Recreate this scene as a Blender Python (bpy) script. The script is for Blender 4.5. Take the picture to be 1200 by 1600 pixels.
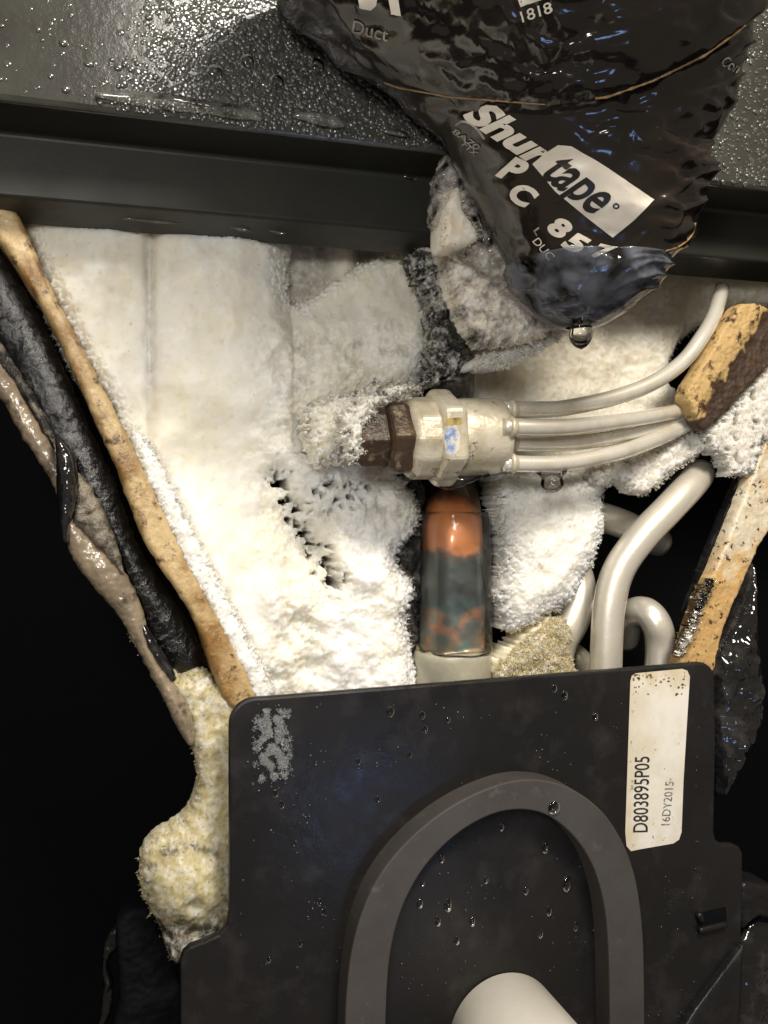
import bpy, bmesh, math, random
import numpy as np
from mathutils import Vector, Matrix
from mathutils.bvhtree import BVHTree

random.seed(7); RNG = np.random.default_rng(11)
sc = bpy.context.scene
for o in list(bpy.data.objects): bpy.data.objects.remove(o)
C = sc.collection

# ------------------------------------------------------------------ camera
F = 1300.0                      # focal length in photo pixels (1200 x 1600)
YAW, ROLL = math.radians(17.3), math.radians(1.06)
CAM = np.array([0.0, -0.2666, 0.25])
fwd = np.array([math.sin(YAW), math.cos(YAW), 0.0])
r0 = np.array([math.cos(YAW), -math.sin(YAW), 0.0]); u0 = np.array([0, 0, 1.0])
upv = u0*math.cos(ROLL) + r0*math.sin(ROLL)
rgt = r0*math.cos(ROLL) - u0*math.sin(ROLL)
cam = bpy.data.cameras.new('camera'); camo = bpy.data.objects.new('camera', cam); C.objects.link(camo)
cam.sensor_fit = 'HORIZONTAL'; cam.sensor_width = 36.0; cam.lens = 36.0*F/1200.0
cam.clip_start = 0.005; cam.clip_end = 20.0
M = Matrix.Identity(4)
for i in range(3):
    M[i][0] = rgt[i]; M[i][1] = upv[i]; M[i][2] = -fwd[i]; M[i][3] = CAM[i]
camo.matrix_world = M
sc.camera = camo

def ray(px, py):
    d = fwd + rgt*((px-600.0)/F) + upv*(-(py-800.0)/F)
    return d
def P(px, py, y):               # point in the room seen at (px,py) on the upright plane y (mm behind the coil face)
    d = ray(px, py); t = (y*0.001 - CAM[1])/d[1]
    return CAM + d*t
def S(px, py, y):               # metres per photo pixel there
    d = ray(px, py); t = (y*0.001 - CAM[1])/d[1]
    return t/F
def to_px(x, y, z):
    dx, dy, dz = x-CAM[0], y-CAM[1], z-CAM[2]
    a = dx*rgt[0]+dy*rgt[1]+dz*rgt[2]; b = dx*upv[0]+dy*upv[1]+dz*upv[2]; c = dx*fwd[0]+dy*fwd[1]+dz*fwd[2]
    return 600+F*a/c, 800-F*b/c

# ------------------------------------------------------------------ light
w = bpy.data.worlds.new('World'); sc.world = w; w.use_nodes = True
w.node_tree.nodes['Background'].inputs[0].default_value = (1.0, 0.86, 0.68, 1)
w.node_tree.nodes['Background'].inputs[1].default_value = 0.16
def lamp(name, loc, target, size, power, col):
    l = bpy.data.lights.new(name, 'AREA'); l.shape = 'DISK'; l.size = size; l.energy = power; l.color = col
    o = bpy.data.objects.new(name, l); C.objects.link(o); o.location = loc
    o.rotation_euler = (Vector(target)-Vector(loc)).to_track_quat('-Z', 'Y').to_euler()
    return o
mid = P(600, 800, 0)
lamp('work_light', CAM + rgt*0.19 + upv*0.34 - fwd*0.02, mid, 0.10, 1.8, (1.0, 0.90, 0.76))
pp = P(430, 60, -35); dd = ray(430, 60); dd = dd/np.linalg.norm(dd); dd = dd*np.array([1, -1, 1])
lamp('ceiling_light', pp + dd*0.42, P(600, 800, 0), 0.13, 1.15, (1.0, 0.94, 0.87))
lamp('window_light', (0.125, -0.21, 0.085), P(880, 450, -50), 0.04, 0.03, (0.30, 0.50, 1.0))
lamp('torch', CAM - rgt*0.04 + upv*0.08 - fwd*0.06, P(450, 850, 0), 0.06, 0.44, (1.0, 0.96, 0.90))

sc.view_settings.view_transform = 'Standard'; sc.view_settings.look = 'None'
sc.view_settings.exposure = 0.22; sc.view_settings.gamma = 1.0
sc.view_settings.use_curve_mapping = False
sc.render.engine = 'CYCLES'
sc.cycles.use_denoising = True
sc.cycles.max_bounces = 10; sc.cycles.transmission_bounces = 8; sc.cycles.transparent_max_bounces = 12
sc.cycles.caustics_reflective = False; sc.cycles.caustics_refractive = False
sc.cycles.sample_clamp_indirect = 4.0; sc.cycles.blur_glossy = 0.3

# ------------------------------------------------------------------ helpers: noise
_perm = RNG.permutation(512).astype(np.int64); _perm = np.concatenate([_perm, _perm, _perm])
_grad = RNG.normal(size=(512, 3)); _grad /= np.linalg.norm(_grad, axis=1)[:, None]
def perlin(x, y, z=0.0):
    x, y, z = np.broadcast_arrays(np.asarray(x, float), np.asarray(y, float), np.asarray(z, float))
    xi, yi, zi = np.floor(x).astype(np.int64), np.floor(y).astype(np.int64), np.floor(z).astype(np.int64)
    xf, yf, zf = x-xi, y-yi, z-zi
    f = lambda t: t*t*t*(t*(t*6-15)+10)
    u, v, s = f(xf), f(yf), f(zf)
    out = 0
    for dx in (0, 1):
        for dy in (0, 1):
            for dz in (0, 1):
                h = _perm[(_perm[(_perm[(xi+dx) & 511] + yi+dy) & 511] + zi+dz) & 511]
                g = _grad[h]
                val = g[..., 0]*(xf-dx)+g[..., 1]*(yf-dy)+g[..., 2]*(zf-dz)
                out = out + val*(u if dx else 1-u)*(v if dy else 1-v)*(s if dz else 1-s)
    return out*1.5
def fbm(x, y, z=0.0, o=4, g=0.5):
    t = 0; a = 1.0
    for i in range(o):
        t = t + a*perlin(x*2**i+17.3*i, y*2**i+5.1*i, np.asarray(z)*2**i+9.7*i); a *= g
    return t
def sstep(a, b, x):
    t = np.clip((x-a)/(b-a), 0, 1); return t*t*(3-2*t)

# ------------------------------------------------------------------ helpers: materials
def mat(name, base, rough=0.5, metal=0.0, col2=None, scale=60.0, detail=6.0, lo=0.4, hi=0.65, bump=0.0, bscale=400.0,
        bdist=0.0006, coat=0.0, spec=0.5, trans=0.0, ior=1.45, sss=0.0, rough2=None, attr=None, col3=None, scale3=200.0, lo3=0.55, hi3=0.68):
    m = bpy.data.materials.new(name); m.use_nodes = True
    nt = m.node_tree; n = nt.nodes; L = nt.links; b = n['Principled BSDF']
    b.inputs['Base Color'].default_value = (*base, 1); b.inputs['Roughness'].default_value = rough
    b.inputs['Metallic'].default_value = metal; b.inputs['Specular IOR Level'].default_value = spec
    b.inputs['Coat Weight'].default_value = coat; b.inputs['Coat Roughness'].default_value = 0.08
    b.inputs['Transmission Weight'].default_value = trans; b.inputs['IOR'].default_value = ior
    if sss:
        b.inputs['Subsurface Weight'].default_value = sss; b.inputs['Subsurface Radius'].default_value = (1, 0.9, 0.75)
        b.inputs['Subsurface Scale'].default_value = 0.006
    tc = n.new('ShaderNodeTexCoord')
    def noise(sca, det):
        t = n.new('ShaderNodeTexNoise'); t.inputs['Scale'].default_value = sca; t.inputs['Detail'].default_value = det
        t.inputs['Roughness'].default_value = 0.65
        L.new(tc.outputs['Object'], t.inputs['Vector']); return t
    colsock = None
    if attr:
        a = n.new('ShaderNodeAttribute'); a.attribute_name = attr; colsock = a.outputs['Color']
    def layer(cs, c2, sca, l, h):
        t = noise(sca, detail); r = n.new('ShaderNodeMapRange')
        r.inputs['From Min'].default_value = l; r.inputs['From Max'].default_value = h
        L.new(t.outputs['Fac'], r.inputs['Value'])
        mx = n.new('ShaderNodeMix'); mx.data_type = 'RGBA'
        L.new(r.outputs['Result'], mx.inputs['Factor'])
        if cs is None: mx.inputs['A'].default_value = (*base, 1)
        else: L.new(cs, mx.inputs['A'])
        mx.inputs['B'].default_value = (*c2, 1)
        return mx.outputs['Result'], r.outputs['Result']
    if col2 is not None:
        colsock, fac = layer(colsock, col2, scale, lo, hi)
        if rough2 is not None:
            r = n.new('ShaderNodeMapRange'); r.inputs['To Min'].default_value = rough; r.inputs['To Max'].default_value = rough2
            L.new(fac, r.inputs['Value']); L.new(r.outputs['Result'], b.inputs['Roughness'])
    if col3 is not None: colsock, _ = layer(colsock, col3, scale3, lo3, hi3)
    if colsock is not None: L.new(colsock, b.inputs['Base Color'])
    if bump:
        t = noise(bscale, 5.0); bp = n.new('ShaderNodeBump'); bp.inputs['Strength'].default_value = bump
        bp.inputs['Distance'].default_value = bdist
        L.new(t.outputs['Fac'], bp.inputs['Height']); L.new(bp.outputs['Normal'], b.inputs['Normal'])
        if coat: L.new(bp.outputs['Normal'], b.inputs['Coat Normal'])
    return m

FROST = mat('frost', (0.86, 0.84, 0.76), 0.55, sss=1.0, bump=0.14, bscale=1300, bdist=0.0007, attr='tint', spec=0.4,
            col2=(0.84, 0.83, 0.78), scale=300, lo=0.45, hi=0.75)
def translucent(m, f, col):
    nt = m.node_tree; n = nt.nodes; L = nt.links; b = n['Principled BSDF']; out = n['Material Output']
    t = n.new('ShaderNodeBsdfTranslucent'); t.inputs['Color'].default_value = (*col, 1); mx = n.new('ShaderNodeMixShader'); mx.inputs['Fac'].default_value = f
    for l in b.inputs['Base Color'].links: L.new(l.from_socket, t.inputs['Color'])
    L.new(b.outputs[0], mx.inputs[1]); L.new(t.outputs[0], mx.inputs[2]); L.new(mx.outputs[0], out.inputs['Surface'])
CRYSTAL = mat('frost_crystals', (0.95, 0.94, 0.9), 0.3, attr='tint', col2=(0.97, 0.96, 0.93), scale=300, lo=0.5, hi=0.85)
translucent(CRYSTAL, 0.5, (0.9, 0.9, 0.85))
ICE = mat('ice', (0.88, 0.84, 0.78), 0.06, trans=0.7, ior=1.31, bump=0.8, bscale=350, bdist=0.0012, coat=0.9, col2=(0.82, 0.77, 0.68), scale=140, rough2=0.22)
def film(name, tint=(1, 1, 1), milk=0.0, milkcol=(0.7, 0.7, 0.7), rough=0.03, bump=0.0, bscale=200, ior=1.33):
    """thin clear water or ice: see-through with a fresnel sheen, a little milky"""
    m = bpy.data.materials.new(name); m.use_nodes = True; nt = m.node_tree; n = nt.nodes; L = nt.links
    n.remove(n['Principled BSDF']); out = n['Material Output']
    t = n.new('ShaderNodeBsdfTransparent'); t.inputs['Color'].default_value = (*tint, 1)
    d = n.new('ShaderNodeBsdfDiffuse'); d.inputs['Color'].default_value = (*milkcol, 1)
    g = n.new('ShaderNodeBsdfGlossy'); g.inputs['Roughness'].default_value = rough
    fr = n.new('ShaderNodeFresnel'); fr.inputs['IOR'].default_value = ior
    m1 = n.new('ShaderNodeMixShader'); m2 = n.new('ShaderNodeMixShader'); m1.inputs['Fac'].default_value = milk
    tc = n.new('ShaderNodeTexCoord'); no = n.new('ShaderNodeTexNoise'); no.inputs['Scale'].default_value = bscale; no.inputs['Detail'].default_value = 3
    L.new(tc.outputs['Object'], no.inputs['Vector'])
    if milk:
        mr = n.new('ShaderNodeMapRange'); mr.inputs['From Min'].default_value = 0.35; mr.inputs['From Max'].default_value = 0.7; mr.inputs['To Max'].default_value = milk*2
        L.new(no.outputs['Fac'], mr.inputs['Value']); L.new(mr.outputs['Result'], m1.inputs['Fac'])
    if bump:
        bp = n.new('ShaderNodeBump'); bp.inputs['Strength'].default_value = bump; bp.inputs['Distance'].default_value = 0.001
        L.new(no.outputs['Fac'], bp.inputs['Height'])
        for q in (g, fr, d): L.new(bp.outputs['Normal'], q.inputs['Normal'])
    L.new(t.outputs[0], m1.inputs[1]); L.new(d.outputs[0], m1.inputs[2]); L.new(fr.outputs[0], m2.inputs['Fac'])
    L.new(m1.outputs[0], m2.inputs[1]); L.new(g.outputs[0], m2.inputs[2]); L.new(m2.outputs[0], out.inputs['Surface'])
    return m
DROP = film('water_film', (0.93, 0.93, 0.93), rough=0.02, ior=1.45)
SLEEVE = film('ice_sleeve', (0.98, 0.98, 0.97), 0.015, (0.7, 0.72, 0.68), 0.06, 0.3, 160, 1.31)
TIPICE = film('ice_tip', (0.9, 0.92, 0.95), 0.22, (0.30, 0.33, 0.40), 0.10, 0.6, 130, 1.5)
CHUNK = film('chunk_ice', (0.93, 0.93, 0.91), 0.30, (0.80, 0.76, 0.69), 0.05, 0.9, 240, 1.45)
BEAD = film('water_bead', (0.9, 0.9, 0.88), 0.16, (0.5, 0.5, 0.44), 0.08, 0.0, 200, 1.7)
WATER = mat('clear_water', (1, 1, 1), 0.0, trans=1.0, ior=1.33)
CLEARICE = mat('clear_ice', (0.93, 0.95, 0.97), 0.06, trans=1.0, ior=1.31, bump=0.35, bscale=120, bdist=0.001)
VOID = mat('dark_liner', (0.0035, 0.0035, 0.0045), 0.75, spec=0.15, bump=0.3, bscale=60, bdist=0.002)
PANEL = mat('panel_paint', (0.050, 0.051, 0.045), 0.17, spec=0.8, col2=(0.024, 0.022, 0.018), scale=25, bump=0.30, bscale=420, bdist=0.0004, rough2=0.22)
RAIL = mat('rail_paint', (0.024, 0.025, 0.0195), 0.45, spec=0.3, col2=(0.016, 0.0165, 0.013), scale=30, bump=0.15, bscale=900, bdist=0.0003, rough2=0.55)
BLACKP = mat('black_plastic', (0.012, 0.0117, 0.0122), 0.22, spec=0.35, col2=(0.014, 0.0125, 0.012), scale=28, bump=0.25, bscale=220, bdist=0.0006, rough2=0.52,
             col3=(0.030, 0.028, 0.028), scale3=75, lo3=0.52, hi3=0.78)
RUBBER = mat('grey_rubber', (0.064, 0.058, 0.054), 0.6, col2=(0.050, 0.045, 0.042), scale=45, bump=0.25, bscale=900, bdist=0.0003,
             col3=(0.12, 0.10, 0.085), scale3=160, lo3=0.6, hi3=0.8)
TAPE = mat('black_tape', (0.011, 0.0095, 0.009), 0.13, col2=(0.022, 0.015, 0.010), scale=26, bump=0.10, bscale=60, bdist=0.0016, coat=0.5, rough2=0.24)
GLUE = mat('tape_glue_edge', (0.34, 0.21, 0.085), 0.4, col2=(0.12, 0.065, 0.03), scale=120)
PRINT = mat('white_print', (0.74, 0.68, 0.58), 0.35, col2=(0.58, 0.50, 0.40), scale=70, lo=0.5, hi=0.8, coat=0.2)
PRINTB = mat('black_print', (0.02, 0.017, 0.015), 0.35)
PRINTG = mat('grey_print', (0.36, 0.33, 0.29), 0.4, col2=(0.16, 0.14, 0.12), scale=300)
FLANGE = mat('stained_flange', (0.54, 0.40, 0.20), 0.30, col2=(0.25, 0.135, 0.04), scale=60, lo=0.42, hi=0.60, bump=0.55, bscale=650, bdist=0.0007, coat=0.25,
             col3=(0.09, 0.048, 0.018), scale3=230, lo3=0.55, hi3=0.66)
FLANGE2 = mat('pale_stained_flange', (0.66, 0.57, 0.40), 0.42, attr='tint', col2=(0.50, 0.33, 0.14), scale=70, lo=0.5, hi=0.66, bump=0.6, bscale=500, bdist=0.0007, coat=0.3,
              col3=(0.06, 0.035, 0.016), scale3=330, lo3=0.58, hi3=0.63)
RUST = mat('rusted_flange', (0.66, 0.42, 0.15), 0.55, attr='tint', col2=(0.06, 0.03, 0.012), scale=190, lo=0.53, hi=0.62, bump=0.8, bscale=420, bdist=0.0010)
FOAM = mat('black_foam', (0.0025, 0.0025, 0.0025), 0.22, col2=(0.005, 0.005, 0.0042), scale=90, lo=0.5, hi=0.75, bump=0.5, bscale=620, bdist=0.0008, coat=0.4)
TANW = mat('tan_wrap', (0.17, 0.132, 0.092), 0.38, col2=(0.29, 0.23, 0.155), scale=45, bump=0.35, bscale=220, bdist=0.0009, coat=0.9,
           col3=(0.06, 0.045, 0.03), scale3=130, lo3=0.56, hi3=0.66)
ALU = mat('aluminium_tube', (0.86, 0.82, 0.72), 0.30, metal=0.55, coat=0.4, col2=(0.70, 0.66, 0.56), scale=40, bump=0.2, bscale=500, bdist=0.0004, rough2=0.5,
          col3=(0.30, 0.25, 0.16), scale3=260, lo3=0.68, hi3=0.76)
CAPT = mat('capillary_aluminium', (0.90, 0.87, 0.78), 0.24, metal=0.5, coat=0.6, col2=(0.66, 0.60, 0.47), scale=60, bump=0.15, bscale=600, bdist=0.0003, rough2=0.42)
NICKEL = mat('frosted_nickel', (0.66, 0.61, 0.49), 0.34, metal=0.2, col2=(0.46, 0.40, 0.27), scale=90, bump=0.6, bscale=420, bdist=0.0005, coat=0.3,
             col3=(0.13, 0.09, 0.04), scale3=260, lo3=0.60, hi3=0.68)
BRASS = mat('tarnished_brass', (0.075, 0.043, 0.022), 0.38, metal=0.3, col2=(0.028, 0.018, 0.012), scale=70, bump=0.6, bscale=380, bdist=0.0009, coat=0.25,
            col3=(0.36, 0.29, 0.18), scale3=150, lo3=0.56, hi3=0.72)
BLUEP = mat('blue_paint', (0.12, 0.22, 0.45), 0.4, col2=(0.62, 0.58, 0.50), scale=320, lo=0.40, hi=0.55)
YELP = mat('yellow_residue', (0.40, 0.30, 0.09), 0.5, col2=(0.07, 0.05, 0.03), scale=300, lo=0.5, hi=0.65)
YELP2 = mat('braze_metal', (0.55, 0.46, 0.30), 0.32, metal=0.4, col2=(0.30, 0.25, 0.17), scale=220, coat=0.4)
COLLAR = mat('pale_collar', (0.52, 0.48, 0.36), 0.40, col2=(0.36, 0.35, 0.28), scale=60, bump=0.3, bscale=300, coat=0.4)
PVC = mat('white_pvc', (0.86, 0.83, 0.75), 0.38, col2=(0.80, 0.76, 0.66), scale=40, bump=0.08, bscale=300)
LABEL = mat('label_paper', (0.74, 0.70, 0.60), 0.38, col2=(0.66, 0.60, 0.46), scale=35, attr='tint', col3=(0.20, 0.13, 0.05), scale3=380, lo3=0.63, hi3=0.70)
GRIME = mat('label_grime', (0.10, 0.065, 0.03), 0.6, col2=(0.30, 0.22, 0.12), scale=500)
INK = mat('label_ink', (0.025, 0.022, 0.024), 0.5)
INKF = mat('faded_ink', (0.13, 0.12, 0.12), 0.5, col2=(0.60, 0.56, 0.48), scale=900, lo=0.5, hi=0.6)
CRUST = mat('grey_crust', (0.24, 0.21, 0.16), 0.3, col2=(0.05, 0.045, 0.035), scale=160, lo=0.45, hi=0.6, bump=1.0, bscale=420, bdist=0.0014, coat=0.4)
BLKICE = mat('dark_glossy_ice', (0.010, 0.010, 0.011), 0.10, col2=(0.05, 0.048, 0.045), scale=90, lo=0.5, hi=0.7, bump=0.15, bscale=60, bdist=0.002, coat=0.6)
DIRTICE = mat('dirty_ice', (0.012, 0.011, 0.010), 0.25, col2=(0.26, 0.23, 0.18), scale=220, lo=0.50, hi=0.72, bump=1.0, bscale=420, bdist=0.0016, coat=0.3)

# copper: oxide colours banded by height, with the shade at the top painted in
def copper():
    m = bpy.data.materials.new('oxidised_copper'); m.use_nodes = True
    nt = m.node_tree; n = nt.nodes; L = nt.links; b = n['Principled BSDF']
    a = n.new('ShaderNodeAttribute'); a.attribute_name = 'band'
    tc = n.new('ShaderNodeTexCoord'); no = n.new('ShaderNodeTexNoise'); no.inputs['Scale'].default_value = 110; no.inputs['Detail'].default_value = 6
    L.new(tc.outputs['Object'], no.inputs['Vector'])
    ma = n.new('ShaderNodeMath'); ma.operation = 'MULTIPLY_ADD'; ma.inputs[1].default_value = 0.17; 
    L.new(no.outputs['Fac'], ma.inputs[0]); L.new(a.outputs['Fac'], ma.inputs[2])
    r = n.new('ShaderNodeValToRGB'); L.new(ma.outputs[0], r.inputs['Fac'])
    e = r.color_ramp.elements
    stops = [(0.0, (.020, .012, .010)), (.27, (.030, .014, .010)), (.32, (.13, .045, .02)), (.37, (.56, .20, .07)), (.49, (.60, .23, .09)), (.52, (.13, .10, .08)),
             (.56, (.060, .075, .072)), (.66, (.07, .085, .08)), (.72, (.055, .065, .065)), (.80, (.08, .12, .12)), (.92, (.16, .17, .15)), (1.0, (.2, .19, .15))]
    e[0].position, e[0].color = stops[0][0], (*stops[0][1], 1); e[1].position, e[1].color = 1.0, (*stops[-1][1], 1)
    for p, c in stops[1:-1]:
        x = e.new(p); x.color = (*c, 1)
    n2 = n.new('ShaderNodeTexNoise'); n2.inputs['Scale'].default_value = 80; n2.inputs['Detail'].default_value = 3
    L.new(tc.outputs['Object'], n2.inputs['Vector'])
    g = n.new('ShaderNodeMapRange'); g.inputs['From Min'].default_value = 0.44; g.inputs['From Max'].default_value = 0.56; L.new(n2.outputs['Fac'], g.inputs['Value'])
    lo = n.new('ShaderNodeMapRange'); lo.inputs['From Min'].default_value = 0.70; lo.inputs['From Max'].default_value = 0.74; L.new(a.outputs['Fac'], lo.inputs['Value'])
    hi = n.new('ShaderNodeMapRange'); hi.inputs['From Min'].default_value = 0.96; hi.inputs['From Max'].default_value = 0.92; L.new(a.outputs['Fac'], hi.inputs['Value'])
    m1 = n.new('ShaderNodeMath'); m1.operation = 'MULTIPLY'; L.new(lo.outputs[0], m1.inputs[0]); L.new(hi.outputs[0], m1.inputs[1])
    m2 = n.new('ShaderNodeMath'); m2.operation = 'MULTIPLY'; L.new(m1.outputs[0], m2.inputs[0]); L.new(g.outputs[0], m2.inputs[1])
    r2 = n.new('ShaderNodeValToRGB'); n3 = n.new('ShaderNodeTexNoise'); n3.inputs['Scale'].default_value = 120; n3.inputs['Detail'].default_value = 6
    L.new(tc.outputs['Object'], n3.inputs['Vector']); L.new(n3.outputs['Fac'], r2.inputs['Fac'])
    r2.color_ramp.elements[0].position = .36; r2.color_ramp.elements[0].color = (.10, .26, .25, 1)
    r2.color_ramp.elements[1].position = .58; r2.color_ramp.elements[1].color = (.60, .22, .085, 1)
    mx = n.new('ShaderNodeMix'); mx.data_type = 'RGBA'; L.new(m2.outputs[0], mx.inputs['Factor'])
    L.new(r.outputs['Color'], mx.inputs['A']); L.new(r2.outputs['Color'], mx.inputs['B'])
    L.new(mx.outputs['Result'], b.inputs['Base Color'])
    b.inputs['Metallic'].default_value = 0.3; b.inputs['Roughness'].default_value = 0.42; b.inputs['Coat Weight'].default_value = 0.4
    bp = n.new('ShaderNodeBump'); bp.inputs['Strength'].default_value = 0.35; bp.inputs['Distance'].default_value = 0.0008
    L.new(n3.outputs['Fac'], bp.inputs['Height']); L.new(bp.outputs['Normal'], b.inputs['Normal'])
    return m
COPPER = copper()

# ------------------------------------------------------------------ helpers: objects
def tag(o, label, cat, group=None, kind=None):
    o['label'] = label
    if cat: o['category'] = cat
    if group: o['group'] = group
    if kind: o['kind'] = kind
    return o
def thing(name, label, cat, loc, group=None):
    o = bpy.data.objects.new(name, None); C.objects.link(o); o.location = loc; o.empty_display_size = 0.01
    return tag(o, label, cat, group)
def obj(name, verts, faces, m, parent=None, smooth=True, tint=None, band=None):
    me = bpy.data.meshes.new(name)
    me.from_pydata([tuple(map(float, v)) for v in verts] if not isinstance(verts, np.ndarray) else verts.tolist(), [], faces if isinstance(faces, list) else faces.tolist())
    if smooth: me.polygons.foreach_set('use_smooth', [True]*len(me.polygons))
    if tint is not None:
        ca = me.color_attributes.new('tint', 'FLOAT_COLOR', 'POINT')
        t = np.ones((len(me.vertices), 4), np.float32); t[:, :3] = tint; ca.data.foreach_set('color', t.ravel())
    if band is not None:
        at = me.attributes.new('band', 'FLOAT', 'POINT'); at.data.foreach_set('value', np.asarray(band, np.float32))
    me.materials.append(m); me.update()
    o = bpy.data.objects.new(name, me); C.objects.link(o)
    if parent is not None:
        o.parent = parent
        o.matrix_parent_inverse = Matrix.Translation(-Vector(parent.location))
    return o
def catmull(pts, n=10):
    p = [np.asarray(q, float) for q in pts]; p = [2*p[0]-p[1]] + p + [2*p[-1]-p[-2]]
    out = []
    for i in range(1, len(p)-2):
        for k in range(n):
            t = k/n
            out.append(0.5*((2*p[i])+(-p[i-1]+p[i+1])*t+(2*p[i-1]-5*p[i]+4*p[i+1]-p[i+2])*t*t+(-p[i-1]+3*p[i]-3*p[i+1]+p[i+2])*t**3))
    out.append(p[-2]); return np.array(out)
def sweep(path, radii, seg=20, wob=0.0, cap=True, seed=0.0):
    """round tube along world points"""
    path = np.asarray(path); n = len(path); radii = np.broadcast_to(np.asarray(radii, float), (n,))
    V = []; t = np.gradient(path, axis=0); t /= np.linalg.norm(t, axis=1)[:, None]
    a = np.array([0, 0, 1.0]) if abs(t[0][2]) < 0.9 else np.array([1.0, 0, 0])
    nn = np.cross(t[0], a); nn /= np.linalg.norm(nn)
    ang = np.linspace(0, 2*math.pi, seg, endpoint=False)
    for i in range(n):
        nn = nn - t[i]*np.dot(nn, t[i]); nn /= np.linalg.norm(nn); bb = np.cross(t[i], nn)
        r = radii[i]
        for q in ang:
            d = nn*math.cos(q)+bb*math.sin(q); V.append(path[i]+d*r)
    V = np.array(V)
    if wob:
        k = 1/0.006; c = np.repeat(path, seg, axis=0); d = V-c
        V = c + d*(1+wob*fbm(V[:, 0]*k+seed, V[:, 1]*k, V[:, 2]*k, 3))[:, None]
    Fc = []
    for i in range(n-1):
        for j in range(seg):
            j2 = (j+1) % seg; Fc.append([i*seg+j, i*seg+j2, (i+1)*seg+j2, (i+1)*seg+j])
    if cap:
        Fc.append(list(range(seg))[::-1]); Fc.append([(n-1)*seg+j for j in range(seg)])
    return V, Fc
def tube(name, pts, rpx, m, parent=None, seg=20, n=10, wob=0.0, rp=None):
    """tube through (px,py,y) points; rpx = radius in photo pixels at the first point"""
    w_ = [P(*p) for p in pts]; path = catmull(w_, n)
    r = rpx*S(*pts[0])
    rad = np.full(len(path), r)
    if rp is not None: rad = r*np.interp(np.linspace(0, 1, len(path)), np.linspace(0, 1, len(rp)), rp)
    V, Fc = sweep(path, rad, seg, wob)
    return obj(name, V, Fc, m, parent)
def merge(parts):
    V = []; Fc = []; o = 0
    for v, f in parts:
        V += [tuple(x) for x in v]; Fc += [[i+o for i in q] for q in f]; o += len(v)
    return V, Fc
def bevel(o, w_, seg=2, ang=35):
    b = o.modifiers.new('bevel', 'BEVEL'); b.width = w_; b.segments = seg; b.limit_method = 'ANGLE'; b.angle_limit = math.radians(ang); b.harden_normals = False
    return o
def round_poly(pts, n=4):
    p = [np.array(q, float) for q in pts]; out = []
    k = len(p)
    for i in range(k):
        a, b, c, d = p[(i-1) % k], p[i], p[(i+1) % k], p[(i+2) % k]
        for j in range(n):
            t = j/n
            out.append(0.5*((2*b)+(-a+c)*t+(2*a-5*b+4*c-d)*t*t+(-a+3*b-3*c+d)*t**3))
    return out
def plate(name, pts, y0, y1, m, parent=None, bev=0.0008):
    """flat piece: outline in pixels on plane y0 (front), extruded straight back to y1"""
    fr = [P(px, py, y0) for px, py in pts]; k = len(fr); dy = np.array([0, (y1-y0)*0.001, 0])
    V = fr + [v+dy for v in fr]
    Fc = [list(range(k)), [k+i for i in range(k)][::-1]] + [[i, i+k, (i+1) % k + k, (i+1) % k] for i in range(k)]
    o = obj(name, V, Fc, m, parent, smooth=False)
    bm = bmesh.new(); bm.from_mesh(o.data); bmesh.ops.recalc_face_normals(bm, faces=bm.faces); bm.to_mesh(o.data); bm.free()
    if bev: bevel(o, bev)
    return o

def seg_dist(px, pz, poly):
    d = np.full(px.shape, 1e9); ins = np.zeros(px.shape, bool); k = len(poly)
    for i in range(k):
        x1, z1 = poly[i]; x2, z2 = poly[(i+1) % k]
        ex, ez = x2-x1, z2-z1; L2 = ex*ex+ez*ez+1e-18
        t = np.clip(((px-x1)*ex+(pz-z1)*ez)/L2, 0, 1)
        d = np.minimum(d, np.hypot(px-x1-t*ex, pz-z1-t*ez))
        c = ((z1 > pz) != (z2 > pz)) & (px < (x2-x1)*(pz-z1)/(z2-z1+1e-18)+x1)
        ins ^= c
    return np.where(ins, d, -d)

def flakes(pos, nrm, out, n, L0, L1, wid, spread):
    """tiny frost needles: two-triangle slivers"""
    k = len(pos); idx = RNG.integers(0, k, n)
    p = pos[idx] + RNG.normal(size=(n, 3))*0.0003
    d = nrm[idx] + out[idx]*1.0 + RNG.normal(size=(n, 3))*spread; d /= np.linalg.norm(d, axis=1)[:, None]
    s = np.cross(d, RNG.normal(size=(n, 3))); s /= np.linalg.norm(s, axis=1)[:, None]
    L = RNG.uniform(L0, L1, n)[:, None]*(0.5+RNG.random((n, 1))**2); wd = wid*RNG.uniform(0.6, 1.4, (n, 1))
    a = p - s*wd*0.4; b = p + s*wd*0.4; c = p + d*L*0.55 + s*wd + np.cross(d, s)*wd*0.5; e = p + d*L
    f = p + d*L*0.55 - s*wd
    V = np.stack([a, b, c, e, f], 1).reshape(-1, 3)
    base = (np.arange(n)*5)[:, None]
    return V, base, idx

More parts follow.
